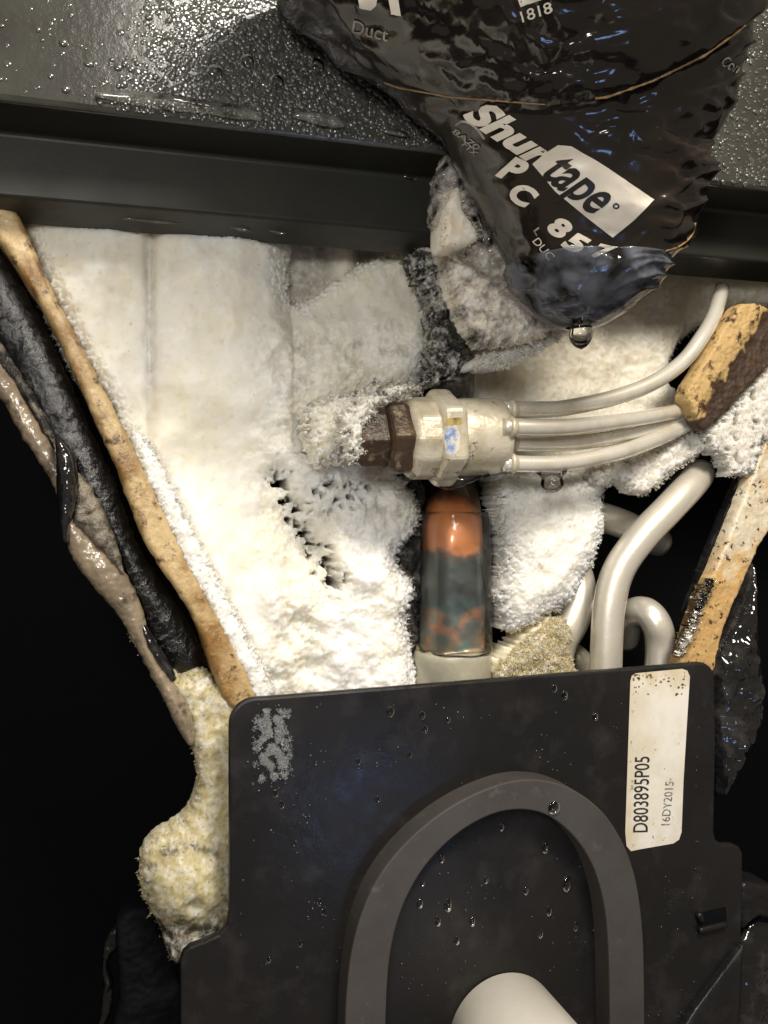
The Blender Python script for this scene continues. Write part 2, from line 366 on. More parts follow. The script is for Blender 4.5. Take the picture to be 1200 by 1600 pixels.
def feathers(pos, nrm, out, n, L0, L1):
    """little fern-like frost crystals: a spine with barbs"""
    idx = RNG.integers(0, len(pos), n); p = pos[idx]
    d = nrm[idx]*0.5 + out[idx] + RNG.normal(size=(n, 3))*0.55; d /= np.linalg.norm(d, axis=1)[:, None]
    sd_ = np.cross(d, RNG.normal(size=(n, 3))); sd_ /= np.linalg.norm(sd_, axis=1)[:, None]
    L = (RNG.uniform(L0, L1, n)*(0.5+0.8*RNG.random(n)**2))[:, None]; w_ = 0.00008
    tri = [p-sd_*w_, p+sd_*w_, p+d*L]
    for t in (0.2, 0.38, 0.56, 0.74, 0.88):
        for sg in (-1, 1):
            b = p+d*L*(t+RNG.uniform(-.06, .06, (n, 1))); e = b+(d*0.62+sg*sd_*0.78)*L*0.5*(1.05-t)*RNG.uniform(0.5, 1.2, (n, 1))
            tri += [b-d*w_*1.3, b+d*w_*1.3, e]
    k = len(tri); V = np.stack(tri, 1).reshape(-1, 3); base = (np.arange(n)*k)[:, None, None]
    Fc = (base + np.arange(k).reshape(1, -1, 3)).reshape(-1, 3)
    return V, Fc, idx, k

def blob(name, label, poly_px, yb, T, R, m=FROST, cat='frost', edge=1.0, relief=0.8, rel_scale=7.0, fine=0.25, feat=None, tint=(0.86, 0.84, 0.76), tintf=None,
         cell=0.6, back=14.0, nfl=12000, nedge=6000, flen=(0.5, 1.3), kind='stuff', parent=None, holes=0.0, zs=0.0, rnd=3, ferns=1.0, cut=None):
    """lumpy mass: outline traced on plane yb, swollen toward the viewer by T mm with shoulder radius R mm, closed by a skirt behind"""
    poly = round_poly(poly_px, rnd) if rnd else poly_px
    W = np.array([P(a, b, yb) for a, b in poly]); pol = W[:, [0, 2]]*1000
    mn, mx = pol.min(0)-1.5*edge-1, pol.max(0)+1.5*edge+1
    xs = np.arange(mn[0], mx[0], cell); zsg = np.arange(mn[1], mx[1], cell)
    X, Z = np.meshgrid(xs, zsg)
    X = X + RNG.uniform(-.25, .25, X.shape)*cell; Z = Z + RNG.uniform(-.25, .25, Z.shape)*cell
    sd = seg_dist(X, Z, pol)
    s0 = zs + 31.7*(hash(len(poly_px)*7+int(poly_px[0][0])) % 97)
    sd = sd + edge*(0.8*fbm(X/3.2+s0, Z/3.2, 0.0, 3, 0.6) + (0.65+0.8*(edge > 1.2))*fbm(X/1.1+s0, Z/1.1, 4.0, 2, 0.7))
    if holes: sd = np.minimum(sd, 2.2-holes*6*np.maximum(fbm(X/4.0+s0+50, Z/4.0, 3.0, 3)-0.25, 0)*3)
    px, py = to_px(X*0.001, np.full(X.shape, yb*0.001), Z*0.001)
    if cut is not None: sd = np.minimum(sd, cut(px, py))
    q = np.clip(sd/R, 0, 1)
    h = T*np.sqrt(np.maximum(1-(1-q)**2, 0))
    h = h + q*fine*2.2*np.maximum(fbm(X/2.0+s0, Z/2.0, 11.0, 2), -0.1) + q*(relief*fbm(X/rel_scale+s0, Z/rel_scale, 7.0, 3) + fine*fbm(X/1.3+s0, Z/1.3, 2.0, 2) + fine*0.7*perlin(X/0.55, Z/0.55, s0))
    if feat is not None: h = h + q*feat(px, py)
    keep = sd > 0
    nr, nc = X.shape
    cellk = keep[:-1, :-1] & keep[1:, :-1] & keep[:-1, 1:] & keep[1:, 1:]
    ii, jj = np.nonzero(cellk)
    vid = -np.ones(X.shape, np.int64)
    quad = np.stack([ii*nc+jj, ii*nc+jj+1, (ii+1)*nc+jj+1, (ii+1)*nc+jj], 1)
    used = np.unique(quad); mp = -np.ones(nr*nc, np.int64); mp[used] = np.arange(len(used))
    Yw = yb - h
    V = np.stack([X.ravel()[used], Yw.ravel()[used], Z.ravel()[used]], 1)*0.001
    Q = mp[quad]
    tt = np.empty((len(V), 3)); tt[:] = tint
    pu, pv = px.ravel()[used], py.ravel()[used]
    if tintf is not None: tt = tintf(pu, pv, tt)
    # skirt
    E = np.concatenate([Q[:, [0, 1]], Q[:, [1, 2]], Q[:, [2, 3]], Q[:, [3, 0]]])
    key = np.sort(E, 1); kk = key[:, 0]*len(V)+key[:, 1]
    un, inv, cnt = np.unique(kk, return_inverse=True, return_counts=True)
    be = E[cnt[inv] == 1]
    cn = np.bincount(be.ravel(), minlength=len(V))
    for _ in range(4 if edge < 1.0 else 1):                   # ease the stair steps of the outline
        acc = np.zeros_like(V)
        np.add.at(acc, be[:, 0], V[be[:, 1]]); np.add.at(acc, be[:, 1], V[be[:, 0]])
        ok_ = cn == 2
        V[ok_] = 0.5*V[ok_] + 0.5*acc[ok_]/2
    bv = np.unique(be); bm_ = -np.ones(len(V), np.int64); bm_[bv] = len(V)+np.arange(len(bv))
    BV = V[bv].copy(); BV[:, 1] = (yb+back)*0.001 + 0*BV[:, 1]
    SK = np.stack([be[:, 1], be[:, 0], bm_[be[:, 0]], bm_[be[:, 1]]], 1)
    # normals for flakes
    gz, gx = np.gradient(h, cell)
    N = np.stack([-(-gx).ravel()[used]*-1, -np.ones(len(used)), -gz.ravel()[used]*1], 1)
    N = np.stack([-gx.ravel()[used]*-1*-1, -np.ones(len(used)), -gz.ravel()[used]], 1); N /= np.linalg.norm(N, axis=1)[:, None]
    sz, sx = np.gradient(sd, cell); ov = -np.stack([sx.ravel()[used], 0*used, sz.ravel()[used]], 1)
    ov /= (np.linalg.norm(ov, axis=1)[:, None]+1e-6)
    sdu = sd.ravel()[used]
    allV = [V, BV]; off = len(V)+len(BV); fl = []; T2 = [tt, tt[bv]]
    def add(mask, n, spread, ow):
        nonlocal off
        ix = np.nonzero(mask)[0]
        if n <= 0 or len(ix) < 5: return
        FV, base, pick = flakes(V[ix], N[ix], ov[ix]*ow, n, flen[0]*1e-3, flen[1]*1e-3, 0.00026, spread)
        allV.append(FV); T2.append(np.repeat(tt[ix][pick], 5, axis=0))
        b = base+off
        fl.append(np.concatenate([b+0, b+1, b+2, b+3, b+4], 1)); off += len(FV)
    add(sdu > 0.8, nfl, 0.7, 0.1)
    add(sdu < 1.6, int(nedge*0.35), 0.6, 1.6)
    ffl = []
    for mask, cnt in ((sdu < 1.2, int(nedge*0.45*ferns)), (sdu > 1.2, int(nfl*0.10))):
        ix = np.nonzero(mask)[0]
        if cnt < 1 or len(ix) < 5 or m is not FROST: continue
        FV, FF, pick, kk_ = feathers(V[ix], N[ix], ov[ix]*(1.3 if mask is not None and cnt == int(nedge*0.45*ferns) else 0.1), cnt, 0.8e-3, 2.0e-3)
        allV.append(FV); T2.append(np.repeat(tt[ix][pick], kk_, axis=0)); ffl.append(FF+off); off += len(FV)
    faces = Q[:, ::1].tolist() + SK.tolist()
    for f_ in fl+ffl: faces += f_.tolist()
    o = obj(name, np.concatenate(allV), faces, m, parent, tint=np.concatenate(T2))
    if fl or ffl:
        o.data.materials.append(CRYSTAL if m is FROST else m)
        mi = np.zeros(len(o.data.polygons), np.int32); mi[len(Q)+len(SK):] = 1; o.data.polygons.foreach_set('material_index', mi)
    if parent is None: tag(o, label, cat, kind=kind)
    return o

def cap_drop(c, nrm, r, flat=0.5, seg=10, rings=4, sx=1.0, sz=1.0):
    """domed droplet sitting on a surface"""
    nrm = np.asarray(nrm, float); nrm /= np.linalg.norm(nrm)
    a = np.cross(nrm, [0.0, 0, 1]);  a = a/np.linalg.norm(a) if np.linalg.norm(a) > 1e-3 else np.array([1.0, 0, 0])
    b = np.cross(a, nrm); V = []; Fc = []
    for i in range(rings):
        t = i/rings*math.pi/2
        for j in range(seg):
            q = 2*math.pi*j/seg
            V.append(c + (a*math.cos(q)*sx+b*math.sin(q)*sz)*r*math.cos(t) + nrm*r*flat*math.sin(t))
    V.append(c+nrm*r*flat)
    for i in range(rings-1):
        for j in range(seg): Fc.append([i*seg+j, i*seg+(j+1) % seg, (i+1)*seg+(j+1) % seg, (i+1)*seg+j])
    for j in range(seg): Fc.append([(rings-1)*seg+j, (rings-1)*seg+(j+1) % seg, rings*seg])
    Fc.append(list(range(seg))[::-1])
    return V, Fc
def revolve(prof, A, ax, seg=32, ang0=0.0):
    """prof = [(distance along axis, radius)] ; ax unit axis"""
    ax = np.asarray(ax, float); ax /= np.linalg.norm(ax)
    a = np.cross(ax, [0, 0, 1.0]);  a = a/np.linalg.norm(a) if np.linalg.norm(a) > 1e-3 else np.array([1.0, 0, 0])
    b = np.cross(ax, a); V = []; Fc = []
    for d, r in prof:
        for j in range(seg):
            q = ang0+2*math.pi*j/seg; V.append(A+ax*d+(a*math.cos(q)+b*math.sin(q))*r)
    for i in range(len(prof)-1):
        for j in range(seg): Fc.append([i*seg+j, (i+1)*seg+j, (i+1)*seg+(j+1) % seg, i*seg+(j+1) % seg])
    Fc.append(list(range(seg))); Fc.append([(len(prof)-1)*seg+j for j in range(seg)][::-1])
    return V, Fc
def fixn(o):
    bm = bmesh.new(); bm.from_mesh(o.data); bmesh.ops.recalc_face_normals(bm, faces=bm.faces); bm.to_mesh(o.data); bm.free(); return o

# text as flat mesh, then laid on a surface
def text_mesh(body, bold=0.0, shear=0.0):
    cu = bpy.data.curves.new('t', 'FONT'); cu.body = body; cu.size = 1.0; cu.offset = bold; cu.shear = shear; cu.resolution_u = 4; cu.fill_mode = 'FRONT'
    t = bpy.data.objects.new('t', cu); C.objects.link(t)
    dg = bpy.context.evaluated_depsgraph_get(); me = bpy.data.meshes.new_from_object(t.evaluated_get(dg))
    bpy.data.objects.remove(t)
    bm = bmesh.new(); bm.from_mesh(me); bpy.data.meshes.remove(me)
    bmesh.ops.remove_doubles(bm, verts=bm.verts, dist=1e-5)
    bmesh.ops.triangulate(bm, faces=bm.faces)
    for _ in range(4):
        es = [e for e in bm.edges if e.calc_length() > 0.10]
        if not es: break
        bmesh.ops.subdivide_edges(bm, edges=es, cuts=1); bmesh.ops.triangulate(bm, faces=bm.faces)
    V = np.array([v.co[:2] for v in bm.verts]); Fc = [[v.index for v in f.verts] for f in bm.faces]; bm.free()
    V[:, 0] -= V[:, 0].min(); wd = V[:, 0].max(); V[:, 0] /= wd
    V[:, 1] /= max(V[:, 1].max(), 1e-6)        # tallest letter = 1, baseline = 0
    return V, Fc
def poly_mesh(pts, maxe=12.0):
    bm = bmesh.new(); vs = [bm.verts.new((x, y, 0)) for x, y in pts]; bm.faces.new(vs); bmesh.ops.triangulate(bm, faces=bm.faces)
    for _ in range(5):
        es = [e for e in bm.edges if e.calc_length() > maxe]
        if not es: break
        bmesh.ops.subdivide_edges(bm, edges=es, cuts=1); bmesh.ops.triangulate(bm, faces=bm.faces)
    bm.verts.ensure_lookup_table(); V = np.array([v.co[:2] for v in bm.verts]); Fc = [[v.index for v in f.verts] for f in bm.faces]; bm.free()
    return V, Fc
def lay(px, bvh, off):
    out = []
    last = None
    for x, y in px:
        d = ray(x, y); d = d/np.linalg.norm(d)
        hit = bvh.ray_cast(Vector(CAM), Vector(d))
        if hit[0] is None:
            out.append(None); continue
        nn = hit[1]
        if nn.dot(Vector(d)) > 0: nn = -nn
        out.append(np.array(hit[0]) + np.array(nn)*off*1e-3)
    return out
def decal(name, V, Fc, bvh, off, m, parent):
    W = lay(V, bvh, off); ok = [w_ is not None for w_ in W]
    W = [w_ if w_ is not None else np.zeros(3) for w_ in W]
    return obj(name, W, [f for f in Fc if all(ok[i] for i in f)], m, parent, smooth=True)
def text_px(body, O, u, up, bold=0.0, shear=0.0):
    V, Fc = text_mesh(body, bold, shear)
    return np.array(O, float)+V[:, :1]*np.array(u, float)+V[:, 1:]*np.array(up, float), Fc

#==================================================================== SETTING: the cabinet interior
def box(x0, x1, y0, y1, z0, z1):
    V = [(x, y, z) for x in (x0, x1) for y in (y0, y1) for z in (z0, z1)]
    return V, [[0, 1, 3, 2], [4, 6, 7, 5], [0, 4, 5, 1], [2, 3, 7, 6], [0, 2, 6, 4], [1, 5, 7, 3]]
def struct(name, V, Fc, m):
    o = obj(name, V, Fc, m, None, smooth=False); o['kind'] = 'structure'; return fixn(o)
struct('cabinet_back_wall', *box(-0.30, 0.42, 0.16, 0.165, -0.05, 0.62), VOID)
struct('cabinet_side_wall', *box(-0.305, -0.30, -0.03, 0.16, -0.05, 0.62), VOID)
struct('cabinet_side_wall', *box(0.42, 0.425, -0.03, 0.16, -0.05, 0.62), VOID)
struct('cabinet_floor', *box(-0.30, 0.42, -0.03, 0.16, -0.056, -0.05), VOID)

#==================================================================== upper panel and cross rail
zA = P(0, 155, -35)[2]; zR = P(0, 305, -14)[2]
X0, X1 = -0.22, 0.42
def profile(name, prof, m, label, cat):
    k = len(prof); V = [(x, y*0.001, z) for x in (X0, X1) for y, z in prof]
    Fc = [[i, (i+1) % k, k+(i+1) % k, k+i] for i in range(k)] + [list(range(k))[::-1], [k+i for i in range(k)]]
    o = obj(name, V, Fc, m, None, smooth=False); fixn(o); bevel(o, 0.0012, 3); return tag(o, label, cat)
profile('cabinet_panel', [(-35, zA+0.22), (-35, zA+0.0015), (-34, zA), (-32.5, zA), (-32.5, zA+0.22)], PANEL,
        'wet grey green metal cabinet panel beaded with condensation', 'panel')
profile('cross_rail', [(-32, zA+0.0012), (-14, zA+0.0006), (-14, zR), (8, zR-0.0006), (8, zR+0.004), (-10, zR+0.004), (-10, zA+0.005), (-32, zA+0.005)], RAIL,
        'dark painted steel rail under the wet panel', 'rail')

#==================================================================== insulated line wrapped in printed black tape
T_py = [-110, -60, 0, 60, 100, 150, 200, 250, 300, 350, 380, 400, 430, 460, 490, 506, 512]
T_L = [370, 420, 455, 522, 570, 632, 686, 712, 733, 756, 770, 780, 794, 810, 838, 866, 884]
T_R = [1240, 1215, 1192, 1176, 1162, 1146, 1132, 1114, 1106, 1093, 1080, 1060, 1036, 1010, 974, 944, 926]
T_Y = [-80, -78, -76, -73, -71, -68, -63, -58, -53, -50, -48, -47, -46, -45, -44, -43, -43]
def seamA(px):   # lower edge of the upper wrap, in the photo's pixels
    return np.interp(px, [440, 620, 700, 850, 950, 1020, 1100, 1150, 1190, 1260], [70, 135, 150, 162, 150, 125, 86, 50, 15, -60])
def tape_mesh(grow=0.0, py0=-110, py1=512, wr=1.0, NS=150, NT=220):
    V = []
    pys = np.linspace(py0, py1, NS)
    for py in pys:
        L = np.interp(py, T_py, T_L); Rr = np.interp(py, T_py, T_R); yc = np.interp(py, T_py, T_Y)
        cx = (L+Rr)/2; c = P(cx, py, yc); hw = (Rr-L)/2*S(cx, py, yc)*0.985
        hd = min(hw*0.86, abs(-35.5-yc)*0.001 if py < 200 else 1)
        hf = hw*0.80
        th = np.linspace(0, 2*math.pi, NT, endpoint=False)
        dx = np.cos(th); dy = -np.sin(th)      # th=90deg faces the viewer
        ex = np.sign(dx)*np.abs(dx)**0.92; rY = np.where(dy < 0, hf, hd)
        # axis of width lies across the view, depth axis along the view
        A = np.array([math.cos(YAW), -math.sin(YAW), 0]); B = np.array([math.sin(YAW), math.cos(YAW), 0])
        p = c[None, :] + (ex*hw)[:, None]*A + (dy*rY)[:, None]*B
        nrm = (dx)[:, None]*A + (dy)[:, None]*B
        qx, qy = to_px(p[:, 0], p[:, 1], p[:, 2])
        a1 = qx*0.45+qy*1.0; a2 = qx*-0.42+qy*1.0; a3 = qx*0.72+qy
        n1 = fbm(qx/130, qy/90, 1.0, 3); n2 = fbm(qx/60+9, qy/60, 4.0, 3)
        d = 1.0*n1 + 0.22*n2
        d += -1.5*np.exp(-((a2+260+40*n1)/16)**2) - 1.4*np.exp(-((a2+190+30*n2)/11)**2)*sstep(850, 950, qx)   # creases running up to the right
        d += 0.9*np.sin((a2+26*n1)/19.0)*sstep(840, 1000, qx)*sstep(150, 230, qy)*0.7
        d += -1.6*np.exp(-((a3-700+50*n1)/22)**2)*(qy < 160)*1.0
        d += 0.6*np.sin((a1+30*n2)/26.0)*(qy < 170)
        d += 1.7*sstep(4, -4, qy-seamA(qx)) - 1.1*np.exp(-((qy-seamA(qx)-16)/14)**2)
        d += 1.4*sstep(-5, 5, (qy-395)+0.22*(1080-qx))*sstep(600, 900, qx)*0
        d += 0.10*fbm(qx/18, qy/18, 3.0, 2)
        al, ac = qx*0.92-qy*0.39, qx*0.39+qy*0.92               # long pulled wrinkles
        rg = 1-np.abs(perlin(al/150+3, (ac+22*n1)/34, 2.0))*2.2
        d += 1.3*np.clip(rg, 0, 1)**3*sstep(980, 1060, qx+0.3*(qy-300))*sstep(0, 12, qy-seamA(qx))
        al, ac = qx*0.85+qy*0.5, -qx*0.5+qy*0.85
        rg = 1-np.abs(perlin(al/170+8, (ac+26*n1)/40, 5.0))*2.2
        d += 1.4*np.clip(rg, 0, 1)**4*sstep(-8, -20, qy-seamA(qx))*sstep(980, 860, qx)
        txt = sstep(700, 730, qx)*sstep(1040, 1015, qx)*sstep(150, 170, qy)*sstep(410, 390, qy)
        cr = 1-np.abs(fbm(qx/75+2, qy/46+7, 6.0, 2))*2.6
        d += (1-0.75*txt)*0.9*np.clip(cr, 0, 1)**2*sstep(0.0, 0.45, -dy)
        cr = 1-np.abs(perlin((qx*0.8-qy*0.6)/26, (qx*0.6+qy*0.8)/60, 1.0))*2.4
        d += (1-0.8*txt)*0.22*np.clip(cr, 0, 1)**2*sstep(0.0, 0.45, -dy)
        fade = 1-sstep(470, 512, py)
        p = p + nrm*((d*wr*fade+grow)*0.001)[:, None]
        V.append(p)
    V = np.concatenate(V); Fc = []
    for i in range(NS-1):
        for j in range(NT):
            j2 = (j+1) % NT; Fc.append([i*NT+j, (i+1)*NT+j, (i+1)*NT+j2, i*NT+j2])
    Fc.append([j for j in range(NT)]); Fc.append([(NS-1)*NT+j for j in range(NT)][::-1])
    return V, Fc
line = thing('insulated_pipe', 'thick pipe bundled in black printed duct tape, dripping at its end', 'wrapped pipe', tuple(P(830, 100, -70)))
TV, TF = tape_mesh()
wrap = obj('tape_wrap', TV, TF, TAPE, line); fixn(wrap)
bvh = BVHTree.FromPolygons([tuple(v) for v in TV], TF)
CV, CF = tape_mesh(0.9, 418, 512, 1.0, 44, 180)
shell = obj('clear_ice_tip', CV, CF, TIPICE, line); fixn(shell)
# glue lines along the tape edges
def ribbon(name, pts, r, m, wv=0.5):
    path = [q for q in lay(pts, bvh, 0.1) if q is not None]
    if len(path) < 3: return
    path = catmull(path, 4); rad = r*1e-3*(1+wv*fbm(np.arange(len(path))/6.0, 3.0*r, 0, 2))
    V, Fc = sweep(path, np.maximum(rad, 0.0001), 8); return obj(name, V, Fc, m, line)
ribbon('tape_edge', [(x, seamA(x)+1) for x in range(600, 860, 12)], 0.2, GLUE)
ribbon('tape_edge', [(x, seamA(x)+1) for x in range(930, 1172, 9)], 0.3, GLUE, 0.9)
ribbon('tape_edge', [(1040, 392), (1062, 384), (1080, 368), (1086, 348)], 0.3, GLUE)
PR = line
# the printing
def pr(body, O, u, up, m=PRINT, off=0.25, bold=0.02, shear=0.0, name='lettering'):
    V, Fc = text_px(body, O, u, up, bold, shear); return decal(name, V, Fc, bvh, off, m, wrap)
V, Fc = poly_mesh([(872, 226), (893, 228), (940, 256), (1022, 312), (990, 344), (957, 371), (915, 338), (868, 299), (850, 277), (832, 256), (850, 240)], 7)
decal('printed_box', V, Fc, bvh, 0.22, PRINT, wrap)
pr('Shur', (722, 180), (118, 80), (45, -21), bold=0.045)
pr('tape', (842, 270), (84, 64), (44, -30), PRINTB, 0.40, 0.022)
pr('o', (955, 321), (8, 6), (7, -6), PRINTB, 0.40)
pr('P', (776, 272), (27, 12), (30, -28), bold=0.05)
pr('C', (790, 304), (30, 20), (26, -22), bold=0.05)
pr('8', (852, 356), (24, 18), (24, -20), bold=0.05)
pr('5', (876, 382), (26, 14), (24, -20), bold=0.05)
pr('7', (922, 398), (26, 6), (16, -18), bold=0.05)
pr('L', (834, 360), (5, 8), (8, -6), PRINTG)
pr('DUC', (832, 377), (26, 30), (10, -7), PRINT, bold=0.0)
pr('Duct', (550, 50), (56, 14), (3, -20), PRINTG, bold=0.01)
pr('1818', (816, 34), (48, -16), (-4, -17), PRINT, bold=0.01)
pr('Con', (1124, 100), (26, 14), (10, -14), PRINTG)
pr('FTX', (722, 226), (20, 18), (7, -6), PRINTG); pr('8A70', (706, 206), (40, 28), (7, -6), PRINTG)
for pts in ([(560, -6), (590, -6), (588, 8), (580, 15), (566, 13), (562, 11)], [(606, -8), (622, -8), (627, 24), (612, 22)], [(806, -10), (850, -10), (848, -2), (814, 10)]):
    V, Fc = poly_mesh(pts, 7); decal('printed_letter', V, Fc, bvh, 0.25, PRINT, wrap)
arc = [(712, 196), (722, 190), (735, 193), (748, 204), (757, 217)]
path = catmull([q for q in lay(arc, bvh, 0.1) if q is not None], 6); V, Fc = sweep(path, 0.00035, 6); obj('printed_ring', V, Fc, PRINTG, wrap)
# drop at the tip
def hang(name, label, px, py, y, wpx, hpx, m=WATER, group=None):
    A = P(px, py, y); s = S(px, py, y); prof = []
    for t in np.linspace(0, 1, 16):
        r = wpx/2*s*(1.25-0.55*min(1, t/0.35)+0.28*math.sin(math.pi*min(1, max(0, (t-0.25)/0.75))))
        prof.append((t*hpx*s, max(r*math.sqrt(max(1-t**4, 0)), 0.00003)))
    V, Fc = revolve(prof, A, (0.04, 0, -1), 24); o = obj(name, V, Fc, m); fixn(o); return tag(o, label, 'water drop', group)
hang('water_drop', 'clear water drop hanging from the tip of the taped pipe', 906, 496, -46, 40, 50)
hang('water_drop', 'clear water drop hanging under the thin silver tubes', 862, 737, -15, 40, 34, DROP)

#==================================================================== ice and dirt beside the taped pipe
blob('ice_chunk', 'chunky glassy ice crust beside the taped pipe', [(704, 228), (722, 236), (742, 285), (756, 345), (784, 405), (812, 452), (860, 500), (820, 478), (770, 440), (735, 415), (700, 395), (680, 385), (672, 330), (678, 275), (692, 242)],
     -30, 7, 6, m=CHUNK, cat='ice', edge=1.0, relief=3.0, rel_scale=5, fine=0.4, nfl=300, nedge=900, back=3, cell=0.4, tint=(.7, .66, .58), flen=(0.3, 0.8))
blob('ice_chunk', 'solid white ice lump in the crust beside the taped pipe', [(700, 300), (716, 296), (722, 330), (745, 368), (738, 384), (690, 388), (688, 340)], -36, 3, 2, m=FROST, cat='ice',
     edge=0.4, relief=0.6, nfl=0, nedge=200, back=8, tint=(.78, .70, .56), cell=0.5)
blob('frost_crust', 'grainy dirty frost on the taped pipe tip', [(690, 385), (760, 400), (790, 440), (845, 480), (872, 505), (840, 530), (770, 545), (735, 535), (705, 480), (690, 430)], -20, 7, 6, edge=1.2, relief=2.0, rel_scale=5, fine=0.45,
     nfl=900, nedge=2500, back=4, cell=0.4, tintf=lambda u, v, t: np.array([.82, .75, .64])*np.ones_like(t)*(0.10+0.90*np.clip(0.85+0.9*fbm(u/20, v/20, 1, 4)-0.45*sstep(470, 540, v)*sstep(800, 740, u), 0, 1))[:, None], flen=(0.4, 0.9))
blob('frost_rim', 'white frost rim under the taped pipe tip', [(735, 566), (770, 548), (820, 535), (852, 512), (872, 506), (878, 522), (850, 545), (800, 570), (755, 580)], -14, 5, 3, edge=1.2, relief=1.2, nfl=1500, nedge=2500, back=10,
     tint=(.82, .80, .74), flen=(0.3, 0.9))
blob('dark_ice', 'dark dirty ice in the gap left of the taped pipe', [(640, 395), (690, 390), (700, 470), (730, 530), (738, 560), (700, 590), (668, 600), (672, 540), (668, 480), (652, 440)], 2, 5, 6, cat='ice', edge=1.6, relief=3.0, rel_scale=5, fine=0.5,
     tintf=lambda u, v, t: np.array([.020, .018, .016])*np.ones_like(t)+np.array([.62, .58, .50])*np.clip(1.9*fbm(u/16, v/16, 4, 4, .6)-0.42, 0, 1)[:, None], nfl=300, nedge=900, back=8, cell=0.4)
tube('suction_stub', [(745, 480, -6), (728, 510, -2), (712, 560, 6), (708, 640, 14)], 34, DIRTICE, None, wob=0.1)
tag(bpy.data.objects['suction_stub'], 'dark pipe stub under the ice beside the taped pipe', 'pipe')

#==================================================================== frost on the coil
def featA(u, v):
    h = 9.0*np.sqrt(np.clip(1-((u-338)/108)**2, 0, 1))*sstep(760, 620, v)         # rounded column
    h += 6.5*np.sqrt(np.clip(1-((u-140)/94)**2, 0, 1))*sstep(700, 560, v)
    h -= 3.2*np.exp(-((u-233-6*fbm(v/40, 0*v, 0, 2))/7)**2)*sstep(720, 600, v)    # groove between the columns
    ridge = (v-700) - (u-215)*0.78                                             # bright bank rising to the flange
    h += 7.0*sstep(-70, 60, ridge)*sstep(1150, 950, v)*sstep(520, 400, u)
    h -= 5.0*sstep(380, 470, u)*sstep(560, 460, v)
    h += 3.0*fbm(u/110, v/110, 2.0, 2)
    rug = sstep(350, 440, u)*sstep(470, 560, v)
    h += rug*(2.6*fbm(u/38, v/38, 3.0, 5, 0.6))
    crys = 1-2*np.abs(fbm(u/11, v/11, 9.0, 3, 0.6))                      # packed crystals in the looser frost
    h += (0.06+0.94*rug)*sstep(600, 760, v+0.3*u)*0.75*crys
    h -= 5.5*np.exp(-(valley(u, v)/20)**2)
    h += 5.0*np.sqrt(np.clip(1-((u-565)/92)**2, 0, 1))*sstep(790, 900, v)
    h -= 5.0*sstep(520, 590, u)*sstep(760, 720, v)*sstep(560, 640, v)
    return h
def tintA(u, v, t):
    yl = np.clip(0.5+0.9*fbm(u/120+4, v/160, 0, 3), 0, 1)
    up_ = sstep(760, 480, v+0.25*u)[:, None]                      # yellower frost above the white bank; its shading under the rail is tinted in
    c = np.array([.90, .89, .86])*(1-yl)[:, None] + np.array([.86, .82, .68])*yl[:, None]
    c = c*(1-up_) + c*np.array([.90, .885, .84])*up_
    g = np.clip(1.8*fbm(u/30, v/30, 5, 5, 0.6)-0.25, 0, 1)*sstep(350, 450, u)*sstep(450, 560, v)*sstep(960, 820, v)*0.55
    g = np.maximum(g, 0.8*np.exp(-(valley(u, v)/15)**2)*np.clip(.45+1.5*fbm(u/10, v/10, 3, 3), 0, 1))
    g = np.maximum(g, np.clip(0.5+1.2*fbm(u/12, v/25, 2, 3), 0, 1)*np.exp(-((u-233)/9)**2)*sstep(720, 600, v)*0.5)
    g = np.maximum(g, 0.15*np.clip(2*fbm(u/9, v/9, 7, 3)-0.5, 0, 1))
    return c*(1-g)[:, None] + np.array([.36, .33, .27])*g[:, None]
def valley(u, v):
    ax_, ay_, bx_, by_ = 428, 752, 506, 905
    t = np.clip(((u-ax_)*(bx_-ax_)+(v-ay_)*(by_-ay_))/((bx_-ax_)**2+(by_-ay_)**2), 0, 1)
    return np.hypot(u-ax_-t*(bx_-ax_), v-ay_-t*(by_-ay_))
def cutA(u, v):      # small melted-through holes in the hollow
    dv = valley(u, v); mk = np.maximum(np.exp(-(dv/22)**2), 0.9*np.exp(-(((u-520)/60)**2+((v-775)/28)**2)))
    return 12.0-mk*30.0*np.clip(fbm(u/15, v/15, 6.0, 4, 0.65)+0.10, 0, 1)
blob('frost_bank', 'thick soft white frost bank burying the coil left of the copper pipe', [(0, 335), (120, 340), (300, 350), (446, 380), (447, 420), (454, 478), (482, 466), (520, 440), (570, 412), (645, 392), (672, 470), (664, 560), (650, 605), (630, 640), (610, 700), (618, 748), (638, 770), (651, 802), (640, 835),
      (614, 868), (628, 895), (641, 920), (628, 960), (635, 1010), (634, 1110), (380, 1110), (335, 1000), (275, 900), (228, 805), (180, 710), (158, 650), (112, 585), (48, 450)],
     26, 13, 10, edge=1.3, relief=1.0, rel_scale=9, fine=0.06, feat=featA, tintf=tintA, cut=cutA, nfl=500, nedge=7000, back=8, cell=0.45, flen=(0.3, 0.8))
blob('frosted_ice_sheet', 'grey glazed ice with pale columns under the rail beside the frost bank', [(425, 370), (670, 385), (672, 470), (668, 540), (600, 560), (520, 540), (440, 520)], 32, 5, 4, cat='ice', edge=0.6, relief=1.2, rel_scale=9, fine=0.1,
     tintf=lambda u, v, t: np.array([.40, .37, .32])*np.ones_like(t)+np.array([.38, .36, .30])*(np.exp(-((u-530)/20)**2)+np.exp(-((u-600)/26)**2)*0.9+0.5*np.clip(fbm(u/25, v/25, 2, 3), 0, 1))[:, None].clip(0, 1),
     feat=lambda u, v: 4.5*np.exp(-((u-530)/22)**2)+4*np.exp(-((u-600)/28)**2), nfl=100, nedge=300, back=14)
